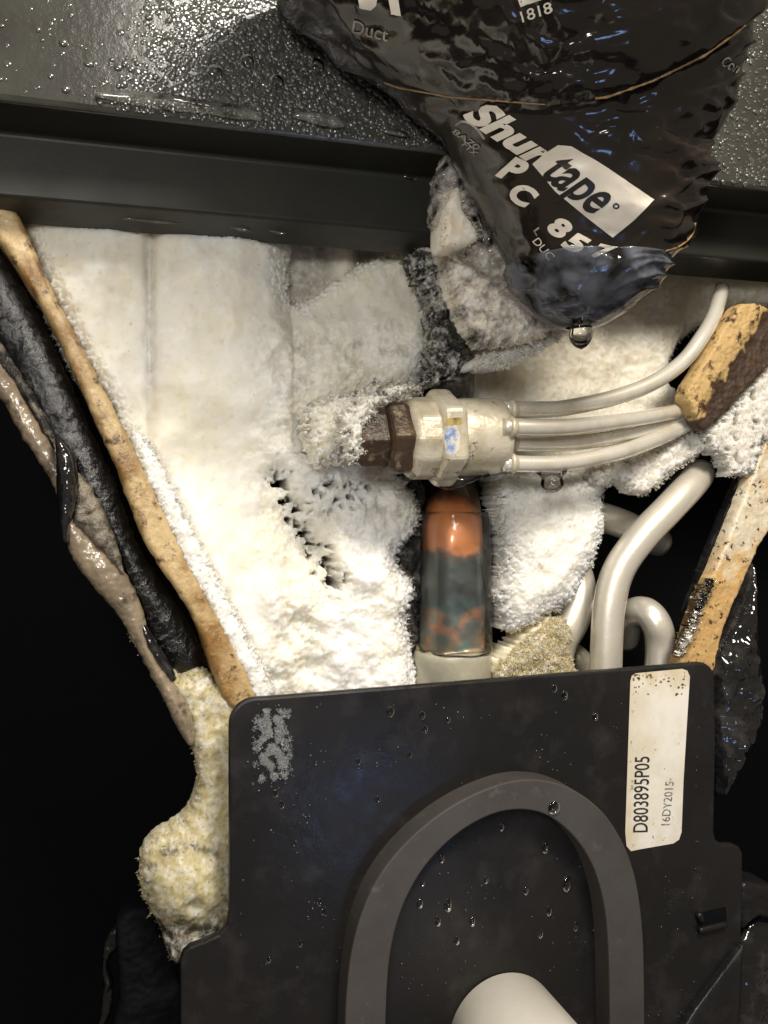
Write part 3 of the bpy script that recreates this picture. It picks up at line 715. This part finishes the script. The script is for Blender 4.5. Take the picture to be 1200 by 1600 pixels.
blob('frost_clump', 'white frost clump right of the copper pipe', [(764, 735), (800, 740), (870, 735), (935, 742), (928, 775), (932, 815), (922, 865), (900, 905), (880, 940), (845, 958), (800, 984), (778, 980), (766, 930), (776, 870), (768, 800)],
     16, 13, 13, edge=1.7, relief=1.6, rel_scale=7, fine=0.22, nfl=500, nedge=5000, ferns=0.7, back=8, cell=0.4, tint=(.87, .85, .78), flen=(0.3, 0.9))
blob('frost_clump', 'yellowish frost over the tube above the black cover', [(770, 1070), (776, 1030), (800, 1010), (835, 980), (868, 962), (884, 985), (880, 1020), (890, 1060)], 10, 6, 4, edge=1.5, relief=1.6, rel_scale=5, fine=0.6,
     nfl=5000, nedge=4000, back=14, tint=(.78, .70, .48), flen=(0.4, 1.0))
blob('frost_bank', 'dull frost bank behind the taped pipe and thin tubes', [(700, 560), (760, 500), (880, 440), (1010, 425), (1215, 445), (1215, 478), (1150, 482), (1112, 500), (1062, 528), (1040, 560), (1034, 600), (1080, 640), (1060, 690), (1000, 720), (935, 760), (860, 770), (770, 770), (740, 700), (700, 640)],
     30, 10, 8, edge=0.8, relief=1.8, rel_scale=12, fine=0.3, nfl=600, nedge=3000, back=8, flen=(0.3, 0.8), ferns=0.6, tint=(.74, .70, .58))
blob('frost_clump', 'grainy frost below the thin tubes', [(905, 735), (960, 722), (1020, 700), (1070, 672), (1108, 684), (1100, 706), (1070, 720), (1040, 742), (1010, 768), (985, 776), (960, 756), (925, 765)], 8, 6, 4, edge=1.3, relief=1.6, rel_scale=5, fine=0.5,
     nfl=400, nedge=2500, back=4, tint=(.74, .71, .63), flen=(0.5, 1.3))
blob('frost_clump', 'lacy frost hanging by the right flange', [(1092, 672), (1130, 640), (1165, 590), (1215, 530), (1215, 650), (1180, 700), (1168, 738), (1125, 742), (1118, 715), (1100, 705)], 2, 6, 4, edge=1.8, relief=1.4, rel_scale=5, fine=0.5, holes=0.35,
     nfl=400, nedge=4000, back=3, tint=(.66, .63, .56), cell=0.35, flen=(0.3, 0.9))
def featH(u, v):
    return 6.5*np.exp(-((((u-292)/50)**2+((v-1362)/54)**2)**1.6)) - 3.0*np.exp(-(((u-300)/12)**2+((v-1388)/11)**2))
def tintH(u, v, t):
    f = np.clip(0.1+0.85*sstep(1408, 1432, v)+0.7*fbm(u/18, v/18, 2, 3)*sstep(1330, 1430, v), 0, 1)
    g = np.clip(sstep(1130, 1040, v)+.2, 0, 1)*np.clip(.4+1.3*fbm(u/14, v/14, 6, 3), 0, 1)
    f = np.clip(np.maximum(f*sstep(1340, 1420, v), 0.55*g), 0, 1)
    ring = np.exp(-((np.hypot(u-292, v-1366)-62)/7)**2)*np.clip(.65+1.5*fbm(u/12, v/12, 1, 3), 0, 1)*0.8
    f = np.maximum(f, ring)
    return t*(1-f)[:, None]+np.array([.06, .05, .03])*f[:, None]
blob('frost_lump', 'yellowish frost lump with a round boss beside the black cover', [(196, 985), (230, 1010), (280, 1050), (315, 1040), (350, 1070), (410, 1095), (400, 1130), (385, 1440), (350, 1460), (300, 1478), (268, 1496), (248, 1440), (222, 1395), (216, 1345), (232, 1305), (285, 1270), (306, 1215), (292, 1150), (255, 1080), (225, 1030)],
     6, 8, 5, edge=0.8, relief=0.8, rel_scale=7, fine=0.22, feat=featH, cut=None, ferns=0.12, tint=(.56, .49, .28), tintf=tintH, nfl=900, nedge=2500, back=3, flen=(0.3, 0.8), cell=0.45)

blob('frost_fringe', 'fuzzy white frost fringe creeping over the tan flange', [(200, 668), (236, 690), (290, 795), (336, 888), (388, 990), (430, 1085), (392, 1100), (372, 1060), (338, 1000), (318, 950), (288, 900), (262, 842), (236, 780), (210, 730)],
     4.0, 6.0, 5, edge=1.3, relief=0.8, rel_scale=5, fine=0.35, nfl=500, nedge=3500, back=3, tint=(.90, .88, .82), flen=(0.3, 0.9), cell=0.4)
blob('frost_clump', 'crusty frost lapping over the brass nut', [(470, 640), (540, 612), (590, 598), (640, 600), (655, 612), (625, 632), (600, 650), (572, 668), (555, 700), (520, 725), (480, 720)], 6, 10, 9, edge=2.0, relief=2.2, rel_scale=5, fine=0.35, nfl=600, nedge=3000, back=5, cell=0.4, ferns=0.6,
     tintf=lambda u, v, t: t*(1-0.7*np.clip(1.8*fbm(u/14, v/14, 3, 4)-0.2+0.5*sstep(530, 570, u), 0, 1)*sstep(500, 560, u))[:, None]*np.array([1, .97, .9]), flen=(0.3, 0.9))
blob('frost_cap', 'thin crumbly frost cap on the left end of the brown nut', [(528, 648), (570, 618), (612, 604), (642, 602), (636, 618), (606, 628), (584, 646), (568, 668), (566, 694), (556, 722), (540, 716), (532, 690)], -15, 5, 4, edge=1.5, relief=1.4, rel_scale=4, fine=0.3, nfl=300, nedge=1600, back=4, cell=0.35, ferns=0.5,
     tintf=lambda u, v, t: np.array([.80, .76, .66])*np.ones_like(t)*(1-0.85*np.clip(1.8*fbm(u/13, v/13, 5, 4)-0.05+0.4*sstep(560, 590, u)*sstep(640, 660, v), 0, 1))[:, None], flen=(0.3, 0.9))
#==================================================================== coil end flanges, foam and wrap at the left
blob('coil_flange', 'rust stained tan flange slanting along the left frost bank', [(-25, 320), (22, 330), (38, 350), (80, 448), (118, 520), (152, 585), (206, 692), (256, 800), (300, 892), (352, 984), (398, 1080), (400, 1110), (356, 1105), (328, 1045), (298, 962), (226, 852), (184, 742), (138, 640), (84, 520), (24, 420), (-12, 365)],
     0, 3.2, 2.4, m=FLANGE, cat='flange', edge=0.3, relief=0.3, rel_scale=9, fine=0.08, nfl=0, nedge=0, back=14, kind=None, cell=0.5)
blob('foam_strip', 'black bumpy foam strip beside the tan flange', [(-30, 380), (10, 400), (80, 530), (135, 650), (180, 750), (222, 860), (296, 970), (326, 1050), (290, 1066), (255, 1040), (228, 995), (190, 905), (150, 830), (105, 760), (60, 670), (10, 560), (-30, 500)],
     10, 5, 9, m=FOAM, cat='foam', edge=0.6, relief=0.5, rel_scale=8, fine=0.16, nfl=0, nedge=0, back=12, kind=None)
wr = thing('twisted_wrap', 'tan strip with dark ice twisted round the foam edge', 'wrap', tuple(P(150, 880, 0)))
def wpart(name, pts, yb, T, R, m, **k):
    return blob(name, '', pts, yb, T, R, m=m, parent=wr, nfl=0, nedge=0, kind=None, **k)
wpart('tan_strip', [(-25, 590), (4, 630), (36, 686), (68, 734), (92, 782), (103, 848), (122, 888), (154, 928), (186, 964), (205, 1000), (250, 1085), (286, 1156), (304, 1160), (300, 1110), (278, 1072), (252, 1030), (232, 985), (222, 945), (203, 905), (174, 868), (140, 834), (114, 802), (106, 752), (84, 700), (58, 655), (28, 605), (-25, 520)],
      -1, 4, 5, TANW, edge=0.4, relief=0.8, rel_scale=8, fine=0.15, back=7, cell=0.45)
wpart('dark_ice_band', [(84, 680), (112, 700), (124, 745), (120, 795), (110, 825), (106, 866), (94, 830), (88, 760)], -5, 5, 4, BLKICE, edge=0.4, relief=1.2, rel_scale=4, back=7)
wpart('grey_crust', [(112, 735), (140, 752), (165, 800), (185, 850), (196, 905), (165, 870), (134, 835), (112, 812), (118, 775)], -1, 5, 3, CRUST, edge=0.8, relief=1.6, rel_scale=4, fine=.5, back=7)
wpart('dark_ice_band', [(180, 915), (200, 930), (235, 985), (270, 1040), (276, 1064), (255, 1052), (222, 1000), (214, 965)], -1, 5, 4, BLKICE, edge=0.4, relief=1.4, rel_scale=4, back=7)
wpart('dark_ice_band', [(-20, 500), (10, 545), (45, 600), (85, 670), (100, 700), (80, 700), (45, 640), (10, 590), (-20, 560)], 0, 4, 4, DIRTICE, edge=0.6, relief=1.5, rel_scale=4, back=7)

blob('coil_flange', 'pale rust pitted flange slanting down at the right', [(1235, 600), (1206, 645), (1190, 680), (1152, 780), (1112, 880), (1078, 960), (1050, 1060), (1104, 1060), (1124, 985), (1150, 922), (1182, 850), (1225, 770)],
     1, 3, 1.6, m=FLANGE2, cat='flange', tintf=lambda u, v, t: np.array([.68, .62, .48])*(1-sstep(820, 930, v+60*fbm(u/20, v/20, 1, 3)))[:, None]+np.array([.60, .38, .15])*sstep(820, 930, v+60*fbm(u/20, v/20, 1, 3))[:, None], edge=0.35, relief=0.5, fine=0.12, nfl=0, nedge=0, back=3, kind=None, cell=0.5)
blob('ice_seam', 'clear sparkling ice crumbs along the right flange', [(1110, 905), (1094, 950), (1080, 985), (1062, 1020), (1052, 1030), (1060, 990), (1078, 945), (1092, 905)], -3, 4, 2, m=CLEARICE, cat='ice', edge=1.4, relief=2.0, rel_scale=2.5, fine=.6, nfl=600, nedge=900, back=1.5)
blob('dark_strip', 'dark wet strip along the inside of the right flange', [(1190, 690), (1150, 790), (1105, 890), (1070, 975), (1056, 1000), (1076, 930), (1110, 840), (1148, 750), (1172, 700)], 12, 3, 3, m=BLKICE, cat='strip', edge=0.3, relief=0.5, nfl=0, nedge=0, back=2, kind=None)
def tintR(u, v, t):
    e = (u-1108) + (v-590)*0.62 + 16*fbm(u/20, v/20, 0, 3)
    f = sstep(8, 16, e)
    return np.array([.50, .34, .145])*np.ones_like(t)*(1-f)[:, None] + np.array([.045, .026, .016])*f[:, None]
blob('rusted_bracket', 'orange rusted bracket end over the thin tubes', [(1060, 612), (1090, 560), (1122, 506), (1145, 478), (1180, 478), (1220, 500), (1220, 545), (1180, 590), (1140, 630), (1112, 662), (1088, 674), (1066, 640)],
     -5, 2.6, 1.2, m=RUST, cat='bracket', edge=0.5, relief=0.45, rel_scale=6, fine=0.18, feat=lambda u, v: 2.2*sstep(30, -10, (u-1108)+(v-590)*0.62), tintf=tintR, nfl=0, nedge=0, back=2, kind=None, cell=0.5)
blob('wet_wrap', 'black glossy ice coated wrap right of the black cover', [(1168, 870), (1174, 950), (1176, 1010), (1184, 1080), (1172, 1150), (1142, 1206), (1110, 1240), (1100, 1050), (1120, 990), (1148, 930)],
     2, 9, 8, m=BLKICE, cat='wrap', edge=0.3, relief=1.8, rel_scale=6, fine=0.15, nfl=0, nedge=0, back=14, kind=None)

#==================================================================== tubes of the coil
def tubeT(label, pts, r, m=ALU, **k):
    o = tube('coil_tube', pts, r, m, **k); return tag(o, label, 'tube')
tubeT('bent silver tube leaning right above the label', [(946, 1075, 4), (948, 1000, 4), (953, 940, 4), (968, 888, 4), (1002, 840, 4), (1044, 796, 5), (1076, 762, 8), (1092, 742, 16), (1088, 744, 30), (1060, 770, 44), (1040, 800, 60)], 25)
tubeT('short silver tube crossing behind the leaning tube', [(900, 800, 30), (940, 808, 26), (985, 824, 26), (1030, 848, 34)], 23)
tubeT('hooked silver tube end beside the right flange', [(975, 1000, 34), (985, 962, 24), (1008, 956, 16), (1026, 976, 12), (1032, 1010, 12), (1028, 1080, 12)], 22)
tubeT('cream curved tube beside the white frost clump', [(880, 870, 34), (898, 900, 28), (902, 935, 24), (890, 972, 22), (870, 1010, 22), (860, 1080, 22)], 28)
tubeT('small dark ringed tube stub above the black cover', [(880, 1010, 40), (905, 1030, 34), (930, 1060, 34)], 18, NICKEL)
tt = thing('copper_pipe', 'oxidised copper pipe stub with a pale collar', 'pipe', tuple(P(705, 1070, 16)))
cy0, cy1 = 735, 1030; path = []; band = []
ys = np.linspace(cy0, cy1, 60)
for v in ys: path.append(P(707, v, 16+26*max(0, (850-v)/115)**2)); 
rc = 49*S(705, 900, 16)
V, Fc = sweep(np.array(path), rc*np.interp(ys, [735, 780, 830, 960, 1030], [0.80, 0.88, 0.97, 1.04, 1.04]), 40, 0.02)
obj('pipe', V, Fc, COPPER, tt, band=np.repeat((ys-cy0)/(cy1-cy0), 40))
A = P(707, 1012, 16); s = S(707, 1012, 16)
V, Fc = revolve([(0, 50*s), (0.0006, 58*s), (0.002, 61*s), (0.0035, 60*s), (0.030, 59*s)], A, (0, 0, -1), 40); fixn(obj('collar', V, Fc, COLLAR, tt))
aa = np.linspace(0, 2*math.pi, 49)[:-1]; loop = np.array([A + np.array([math.cos(q)*52*s, math.sin(q)*52*s, -0.0002+0.0005*math.sin(3*q)]) for q in aa])
V, Fc = [], []
for i_, q in enumerate(aa):
    rr = 0.0011*(1+0.35*math.sin(5*q+1)+0.2*math.sin(11*q))
    for j_ in range(8):
        t_ = 2*math.pi*j_/8; V.append(loop[i_]+np.array([math.cos(q)*math.cos(t_), math.sin(q)*math.cos(t_), math.sin(t_)])*rr)
for i_ in range(48):
    for j_ in range(8): Fc.append([i_*8+j_, ((i_+1) % 48)*8+j_, ((i_+1) % 48)*8+(j_+1) % 8, i_*8+(j_+1) % 8])
fixn(obj('braze_bead', V, Fc, YELP2, tt))
V, Fc = sweep(np.array([P(712, v, 15) for v in np.linspace(800, 1016, 40)]), rc*np.interp(np.linspace(0, 1, 40), [0, .1, .5, .85, 1], [1.04, 1.1, 1.13, 1.14, 1.2]), 40, 0.03)
obj('ice_sleeve', V, Fc, SLEEVE, tt)
blob('dark_ice', 'dark translucent ice strip between copper pipe and ragged frost', [(632, 740), (664, 760), (660, 860), (656, 1000), (650, 1080), (622, 1080), (630, 960), (612, 880), (640, 830)], 26, 3, 3, m=DIRTICE, cat='ice', edge=0.8, relief=1.6, rel_scale=4, nfl=200, nedge=200, back=8)

# distributor
DY = -10
di = thing('distributor', 'brass and nickel distributor fitting with four thin tubes', 'fitting', tuple(P(680, 690, DY)))
A = P(548, 688, DY); B = P(803, 681, DY); ax = (B-A)/np.linalg.norm(B-A); LEN = np.linalg.norm(B-A); s = S(680, 690, DY)
def along(px): return (px-22*float(sstep(560, 690, px))-548)/(803-548)*LEN
def part(name, prof, m, seg=40, a0=0.0, bv=0.0005, smooth=False):
    V, Fc = revolve([(along(a), r*s) for a, r in prof], A, ax, seg, a0); o = obj(name, V, Fc, m, di, smooth=smooth); fixn(o)
    if bv: bevel(o, bv, 2, 25)
    return o
def autosm(o):
    o.data.polygons.foreach_set('use_smooth', [True]*len(o.data.polygons)); return o
part('flare_nut', [(546, 34), (552, 44), (560, 47), (598, 48), (606, 44)], BRASS, 6, 0.1, 0.001)
part('brass_ring', [(598, 50), (604, 60), (638, 62), (648, 54)], BRASS, 6, 0.0, 0.001)
part('collar', [(640, 50), (648, 60), (658, 64), (690, 65), (694, 58)], NICKEL, 12, 0.1, 0.001)
part('hex_nut', [(686, 66), (693, 78), (722, 78), (729, 66)], NICKEL, 6, math.pi/6, 0.0012)
autosm(part('distributor_body', [(722, 56), (728, 60), (740, 61), (770, 61), (792, 60), (800, 57), (802, 50)], NICKEL, 48, 0, 0))
# paint mark on the nut's front flat
bv2 = None
dg = bpy.context.evaluated_depsgraph_get()
hx = [o for o in di.children if o.name.startswith('hex_nut')][0]
bm = bmesh.new(); bm.from_object(hx, dg); bm.transform(hx.matrix_world if False else Matrix.Identity(4)); bvx = BVHTree.FromBMesh(bm); bm.free()
V, Fc = poly_mesh([(697, 668), (712, 664), (719, 680), (717, 702), (708, 712), (697, 708), (694, 688)], 5); decal('paint_mark', V, Fc, bvx, 0.12, BLUEP, hx)
V, Fc = poly_mesh([(697, 654), (722, 652), (722, 662), (706, 665), (696, 664)], 5); decal('residue_mark', V, Fc, bvx, 0.12, YELP, hx)
for pts in ([(785, 640, -14), (840, 640, -14), (885, 637, -14), (960, 621, -13), (1020, 598, -12), (1066, 566, -10), (1096, 528, -8), (1116, 492, -4), (1128, 450, 2)],
            [(785, 667, -22), (850, 668, -22), (900, 666, -20), (990, 655, -11), (1060, 642, -1), (1110, 628, 8)],
            [(785, 692, -12), (850, 693, -12), (910, 690, -11), (980, 678, -6), (1060, 652, 2), (1110, 628, 8)],
            [(785, 724, -16), (850, 725, -16), (900, 721, -15), (970, 706, -12), (1030, 684, -4), (1078, 660, 3), (1115, 632, 9)]):
    ct = tube('capillary_tube', pts, 13.2, CAPT, di, seg=18, n=8)
    a_, y_ = pts[0][1], pts[0][2]
    V, Fc = sweep(np.array([P(x_, a_, y_) for x_ in np.linspace(794, 806, 9)]), 14.5*S(800, a_, y_)*np.array([.9, 1.08, 1.18, 1.2, 1.16, 1.1, 1.05, .99, .92]), 18, 0.06)
    obj('solder_fillet', V, Fc, NICKEL, ct)
blob('ice_film', 'clear ice meniscus hanging under the distributor nut', [(636, 735), (690, 742), (760, 738), (770, 744), (735, 756), (712, 766), (690, 762), (665, 746), (640, 752), (622, 775), (626, 745)], -12, 3, 3, m=SLEEVE, cat='ice', edge=0.1, relief=0.4, nfl=0, nedge=0, back=4)

#==================================================================== black cover, gasket, label, white pipe
cov = thing('plastic_cover', 'black plastic cover plate with oblong gasket and part label', 'cover', tuple(P(740, 1600, -15)))
YC = -15
def arcp(cx, cy, r, a0, a1, n=8): return [(cx+r*math.cos(math.radians(a0+(a1-a0)*i/n)), cy-r*math.sin(math.radians(a0+(a1-a0)*i/n))) for i in range(n+1)]
out = arcp(402, 1134, 44, 180, 94, 10) + [(420, 1089), (760, 1062)] + arcp(1094, 1058, 23, 92, 4, 8) + [(1119, 1150), (1116, 1300), (1119, 1313), (1128, 1319), (1146, 1319), (1156, 1323), (1161, 1334), (1161, 1400), (1158, 1480), (1150, 1690), (282, 1690), (282, 1500), (286, 1488), (296, 1479), (320, 1470), (342, 1460), (354, 1446), (358, 1425)]
plate('cover_plate', out, YC, YC+3, BLACKP, cov, 0.0009)
gout = [(538, 1690), (541, 1560), (553, 1470), (580, 1392), (622, 1330), (684, 1274), (752, 1236), (818, 1218), (880, 1227), (935, 1262), (971, 1312), (993, 1372), (1004, 1450), (1007, 1540), (1008, 1690)]
ginn = [(602, 1690), (604, 1560), (612, 1478), (632, 1410), (667, 1350), (716, 1302), (768, 1273), (815, 1265), (857, 1275), (896, 1306), (926, 1352), (944, 1412), (951, 1480), (953, 1560), (954, 1690)]
def dens(p, n=6):
    q = catmull([np.array([a, b, 0]) for a, b in p], n); return [(a, b) for a, b, _ in q]
go, gi = dens(gout), dens(ginn)
YG = YC-9
fo = [P(a, b, YG) for a, b in go]; fi = [P(a, b, YG) for a, b in gi]; k = len(fo); dy = np.array([0, 0.0089, 0])
V = fo + fi + [v+dy for v in fo] + [v+dy for v in fi]; Fc = []
for i in range(k-1):
    Fc += [[i, i+1, k+i+1, k+i], [i, 2*k+i, 2*k+i+1, i+1], [k+i, k+i+1, 3*k+i+1, 3*k+i]]
Fc += [[0, k, 3*k, 2*k], [k-1, 2*k-1+0, 4*k-1, 3*k-1]]
g = obj('gasket', V, Fc, RUBBER, cov, smooth=False); fixn(g); bevel(g, 0.0005, 2)
# label
lab = [(993, 1052), (1066, 1045), (1074, 1048), (1078, 1057), (1074, 1120), (1068, 1220), (1065, 1300), (1061, 1312), (1052, 1318), (1000, 1327), (986, 1330), (979, 1322), (977, 1300), (981, 1180), (985, 1064), (987, 1056)]
V, Fc = poly_mesh(lab, 9)
rngn = fbm(V[:, 0]/20, V[:, 1]/30, 1, 3)
tl = np.array([.80, .77, .69])*np.ones((len(V), 3)); dirt = np.clip(sstep(1100, 1040, V[:, 1])*0.8+sstep(996, 978, V[:, 0])*0.6+0.5*rngn-.1, 0, 1)[:, None]
tl = tl*(1-dirt)+np.array([.58, .46, .26])*dirt
W = [P(a, b, YC-0.25) for a, b in V]
lb = obj('part_label', W, Fc, LABEL, cov, smooth=False, tint=tl)
lb['label'] = 'cream paper part label with black number'
def flat_text(body, O, u, up, m, off, par, bold=0.0):
    V, Fc = text_px(body, O, u, up, bold); return obj('lettering', [P(a, b, YC-off) for a, b in V], Fc, m, par, smooth=False)
flat_text('D803895P05', (1012, 1300), (3, -118), (-23, 0.5), INK, 0.40, lb, 0.004)
flat_text('16DY2015', (1046, 1289), (7, -68), (-13, 0.3), INKF, 0.40, lb)
parts = []
for i in range(46):                       # mould specks dotting the top of the label
    px = random.uniform(990, 1072); py = 1054+abs(random.gauss(0, 17)); r = random.uniform(0.8, 2.6)
    k = random.randint(5, 7); a0 = random.random()*6
    q = [P(px+r*random.uniform(.5, 1.4)*math.cos(a0+6.283*j/k), py+r*random.uniform(.5, 1.2)*math.sin(a0+6.283*j/k), YC-0.33) for j in range(k)]
    if py < 1090: parts.append((q, [list(range(k))]))
V, Fc = merge(parts); gm = obj('grime_specks', V, Fc, GRIME, lb, smooth=False); gm['kind'] = 'stuff'
# slot clip
sl = plate('slot', [(1089, 1428), (1134, 1418), (1136, 1440), (1091, 1452)], YC-0.35, YC-0.1, VOID, cov, 0)
V, Fc = sweep(catmull([P(1092, 1454, YC-1), P(1112, 1449, YC-1.2), P(1134, 1444, YC-1)], 5), 0.0011, 10); obj('slot_lip', V, Fc, BLACKP, cov)
V, Fc = sweep(catmull([P(1090, 1432, YC-.8), P(1094, 1430, YC-1.2), P(1096, 1438, YC-1)], 5), 0.0010, 10); obj('slot_stop', V, Fc, BLACKP, cov)
blob('moulded_fold', '', [(1160, 1470), (1130, 1510), (1085, 1570), (1040, 1640), (1060, 1690), (1150, 1690)], YC-1, 3, 8, m=BLACKP, parent=cov, edge=0.0, relief=0.1, fine=0.0, cell=0.35, nfl=0, nedge=0, back=1, kind=None, rnd=0)
pa = P(786, 1612, YC-0.2); s = S(786, 1612, YC)
V, Fc = revolve([(0, 90*s), (0.0005, 92*s), (0.055, 92*s), (0.0555, 91*s), (0.0555, 76*s), (0.01, 76*s)], pa, (0, -1, 0), 64)
pv = obj('drain_pipe', V, Fc, PVC, None); fixn(pv); tag(pv, 'white plastic pipe coming out of the black cover inside the gasket', 'pipe')
bevel(pv, 0.0006, 2, 50)

# dim brackets low in the cabinet
b = blob('black_bracket', 'dim black bracket left of the black cover', [(180, 1440), (232, 1412), (250, 1450), (275, 1500), (290, 1690), (160, 1690), (185, 1560)], 12, 3, 3, m=VOID, cat='bracket', edge=0.2, relief=0.8, nfl=0, nedge=0, back=6, kind=None)
blob('torn_wrap', 'faint brown torn wrap edge in the dark corner', [(160, 1470), (186, 1440), (190, 1475), (170, 1500), (182, 1550), (172, 1590), (150, 1610), (158, 1560)], 16, 2, 2, m=FOAM, cat='wrap', edge=0.4, relief=0.8, nfl=0, nedge=0, back=3, kind=None)
blob('black_tab', 'black plastic tab behind the right edge of the cover', [(1150, 1380), (1175, 1374), (1215, 1388), (1215, 1440), (1180, 1430), (1150, 1450)], -4, 3, 3, m=BLACKP, cat='tab', edge=0.1, relief=0.4, nfl=0, nedge=0, back=10, kind=None)
blob('black_duct', 'shiny black duct corner behind the right of the cover', [(1140, 1480), (1215, 1420), (1215, 1690), (1130, 1690)], 2, 6, 10, m=BLKICE, cat='duct', edge=0.1, relief=1.2, nfl=0, nedge=0, back=10, kind=None)

#==================================================================== condensation
big = [(282, 72, 11), (335, 114, 14), (386, 96, 12), (432, 129, 13), (495, 104, 13), (575, 107, 12), (540, 82, 8), (600, 152, 9), (633, 172, 9), (455, 60, 7), (250, 60, 7), (310, 40, 6)]
for px, py, r in big:
    V, Fc = cap_drop(P(px, py, -35.05), (0, -1, 0), r*S(px, py, -35), 0.6, 18, 6); o = obj('water_droplet', V, Fc, DROP)
    tag(o, 'fat water droplet on the wet grey green panel', 'water droplet', 'large droplets on the panel')
parts = []
n = 0
while n < 14000:
    px, py = random.uniform(-60, 1260), random.uniform(-60, 330)
    p = P(px, py, -35)
    if p[2] < zA+0.001: continue
    dens_ = (0.03 + 0.97*sstep(200, 360, px+0.4*py)) * (1 if px < 800 else 0.5)
    if random.random() > dens_: continue
    r = random.choice([0.00035, 0.0005, 0.0006, 0.0009])*random.uniform(0.7, 1.3)*(0.8 if px > 1000 else 1)
    parts.append(cap_drop(p+np.array([0, -0.00003, 0]), (0, -1, 0), r, random.choice([.10, .16, .22, .45, .6]), 8, 3, random.uniform(.8, 1.25), random.uniform(.8, 1.25))); n += 1
V, Fc = merge(parts)
DEW = mat('dew', (0.06, 0.061, 0.055), 0.10, coat=0.6, spec=0.9)
tag(obj('condensation', V, Fc, DEW), 'fine beaded condensation over the grey green panel', 'condensation', kind='stuff')
# water clinging to the lip and rail
def bead(label, pts, r, sq=1.0):
    path = catmull([P(*p) for p in pts], 6); rad = r*1e-3*np.sin(np.linspace(0.12, math.pi-0.12, len(path)))**0.5*(1+0.25*fbm(np.arange(len(path))/5.0, r, 0, 2))
    V, Fc = sweep(path, rad, 12); return tag(obj('water_bead', V, Fc, BEAD), label, 'water')
bead('long water bead along the lip of the wet panel', [(150, 148, -36), (200, 153, -36), (260, 160, -36), (330, 170, -36), (385, 178, -36), (410, 186, -36)], 2.0)
bead('short water bead on the panel lip beside the long one', [(458, 180, -36), (490, 185, -36), (520, 191, -36), (538, 197, -36)], 1.8)
bead('small water bead on the panel lip near the taped pipe', [(600, 205, -36), (622, 208, -36), (640, 213, -36)], 0.9)
for i, (a, b, c) in enumerate([(104, 152, 331), (188, 300, 345), (356, 390, 357), (418, 446, 362), (60, 80, 322)]):
    bead(['flat water streak under the rail above the smooth frost', 'longest flat water streak under the rail', 'rounded water drop under the rail right of the longest streak',
          'faint water smear under the rail beside the grey ice sheet', 'tiny water smear under the rail by the tan flange'][i], [(a, c-4, -4), ((a+b)/2, c, -4), (b, c+3, -4)], 0.7)
V, Fc = cap_drop(P(640, 276, -14.1), (0, -1, 0), 10*S(640, 276, -14), 0.5, 12, 4, 1.3, 0.8)
tag(obj('water_droplet', V, Fc, DROP), 'single water drop on the dark rail beside the ice crust', 'water droplet')
cd = [(700, 1415, 9), (684, 1440, 7), (886, 1382, 11), (858, 1424, 7), (738, 1440, 7), (822, 1392, 6), (656, 1412, 7), (690, 1342, 6), (784, 1292, 6), (852, 1325, 8), (920, 1330, 5), (760, 1375, 5), (660, 1380, 5), (900, 1448, 7), (845, 1460, 6), (714, 1470, 6)]
for px, py, r in cd:
    V, Fc = cap_drop(P(px, py, YC-0.05), (0, -1, 0), r*S(px, py, YC), 0.5, 16, 5, 0.8, 1.25)
    tag(obj('water_droplet', V, Fc, DROP), 'small water droplet on the black cover inside the gasket', 'water droplet', 'droplets inside the gasket')
for px, py, r in [(610, 1112, 8), (660, 1118, 6), (664, 1140, 6), (700, 1125, 5), (866, 1076, 6), (882, 1087, 7), (930, 1120, 6), (430, 1240, 6), (440, 1258, 6), (500, 1410, 6), (505, 1425, 5), (590, 1250, 6), (560, 1190, 5), (640, 1180, 5), (420, 1500, 5), (470, 1475, 5)]:
    V, Fc = cap_drop(P(px, py, YC-0.05), (0, -1, 0), r*S(px, py, YC), 0.5, 14, 4, 0.9, 1.2)
    tag(obj('water_droplet', V, Fc, DROP), 'small water droplet on the black cover outside the gasket', 'water droplet', 'droplets outside the gasket')
V, Fc = cap_drop(P(866, 1262, YG-0.05), (0, -1, 0), 12*S(866, 1262, YG), 0.5, 16, 5)
tag(obj('water_droplet', V, Fc, DROP), 'milky water drop on the top of the grey gasket', 'water droplet')
parts = []
for i in range(900):
    px, py = random.uniform(365, 1100), random.uniform(1100, 1600)
    k_ = perlin(px/60.0, py/60.0, 0.5)
    if k_ < 0.05: continue
    p = P(px, py, YC-0.03)
    if 535 < px < 1010 and py > 1225 and not (625 < px < 930 and py > 1330): continue
    if 975 < px < 1080 and py < 1335: continue
    if math.hypot(px-786, py-1612) < 110: continue
    parts.append(cap_drop(p, (0, -1, 0), random.uniform(0.2, 0.55)*1e-3, .5, 7, 2))
V, Fc = merge(parts); tag(obj('cover_dew', V, Fc, mat('cover_water', (0.03, 0.03, 0.03), 0.06, spec=0.6, coat=0.3)), 'fine dew specks on the black cover', 'condensation', kind='stuff')
# frost dusting on the cover's upper left corner
pos = []
for i in range(5000):
    px, py = random.gauss(424, 15), random.uniform(1108, 1225)
    if perlin(px/14.0, py/16.0, 2.2) < -0.12+0.25*max(0, (py-1180)/45) or not 395 < px < 456: continue
    pos.append(P(px, py, YC-0.05))
pos = np.array(pos); nn = np.tile([0, -0.35, 0], (len(pos), 1))
FV, base, idx = flakes(pos, nn, nn*0, 15000, 0.00018, 0.0006, 0.00016, 0.8)
bb = base; faces = np.concatenate([bb, bb+1, bb+2, bb+3, bb+4], 1).tolist()
tag(obj('frost_dusting', FV, faces, FROST, tint=np.tile([.85, .85, .83], (len(FV), 1))), 'white frost dusting on the upper left corner of the black cover', 'frost', kind='stuff')
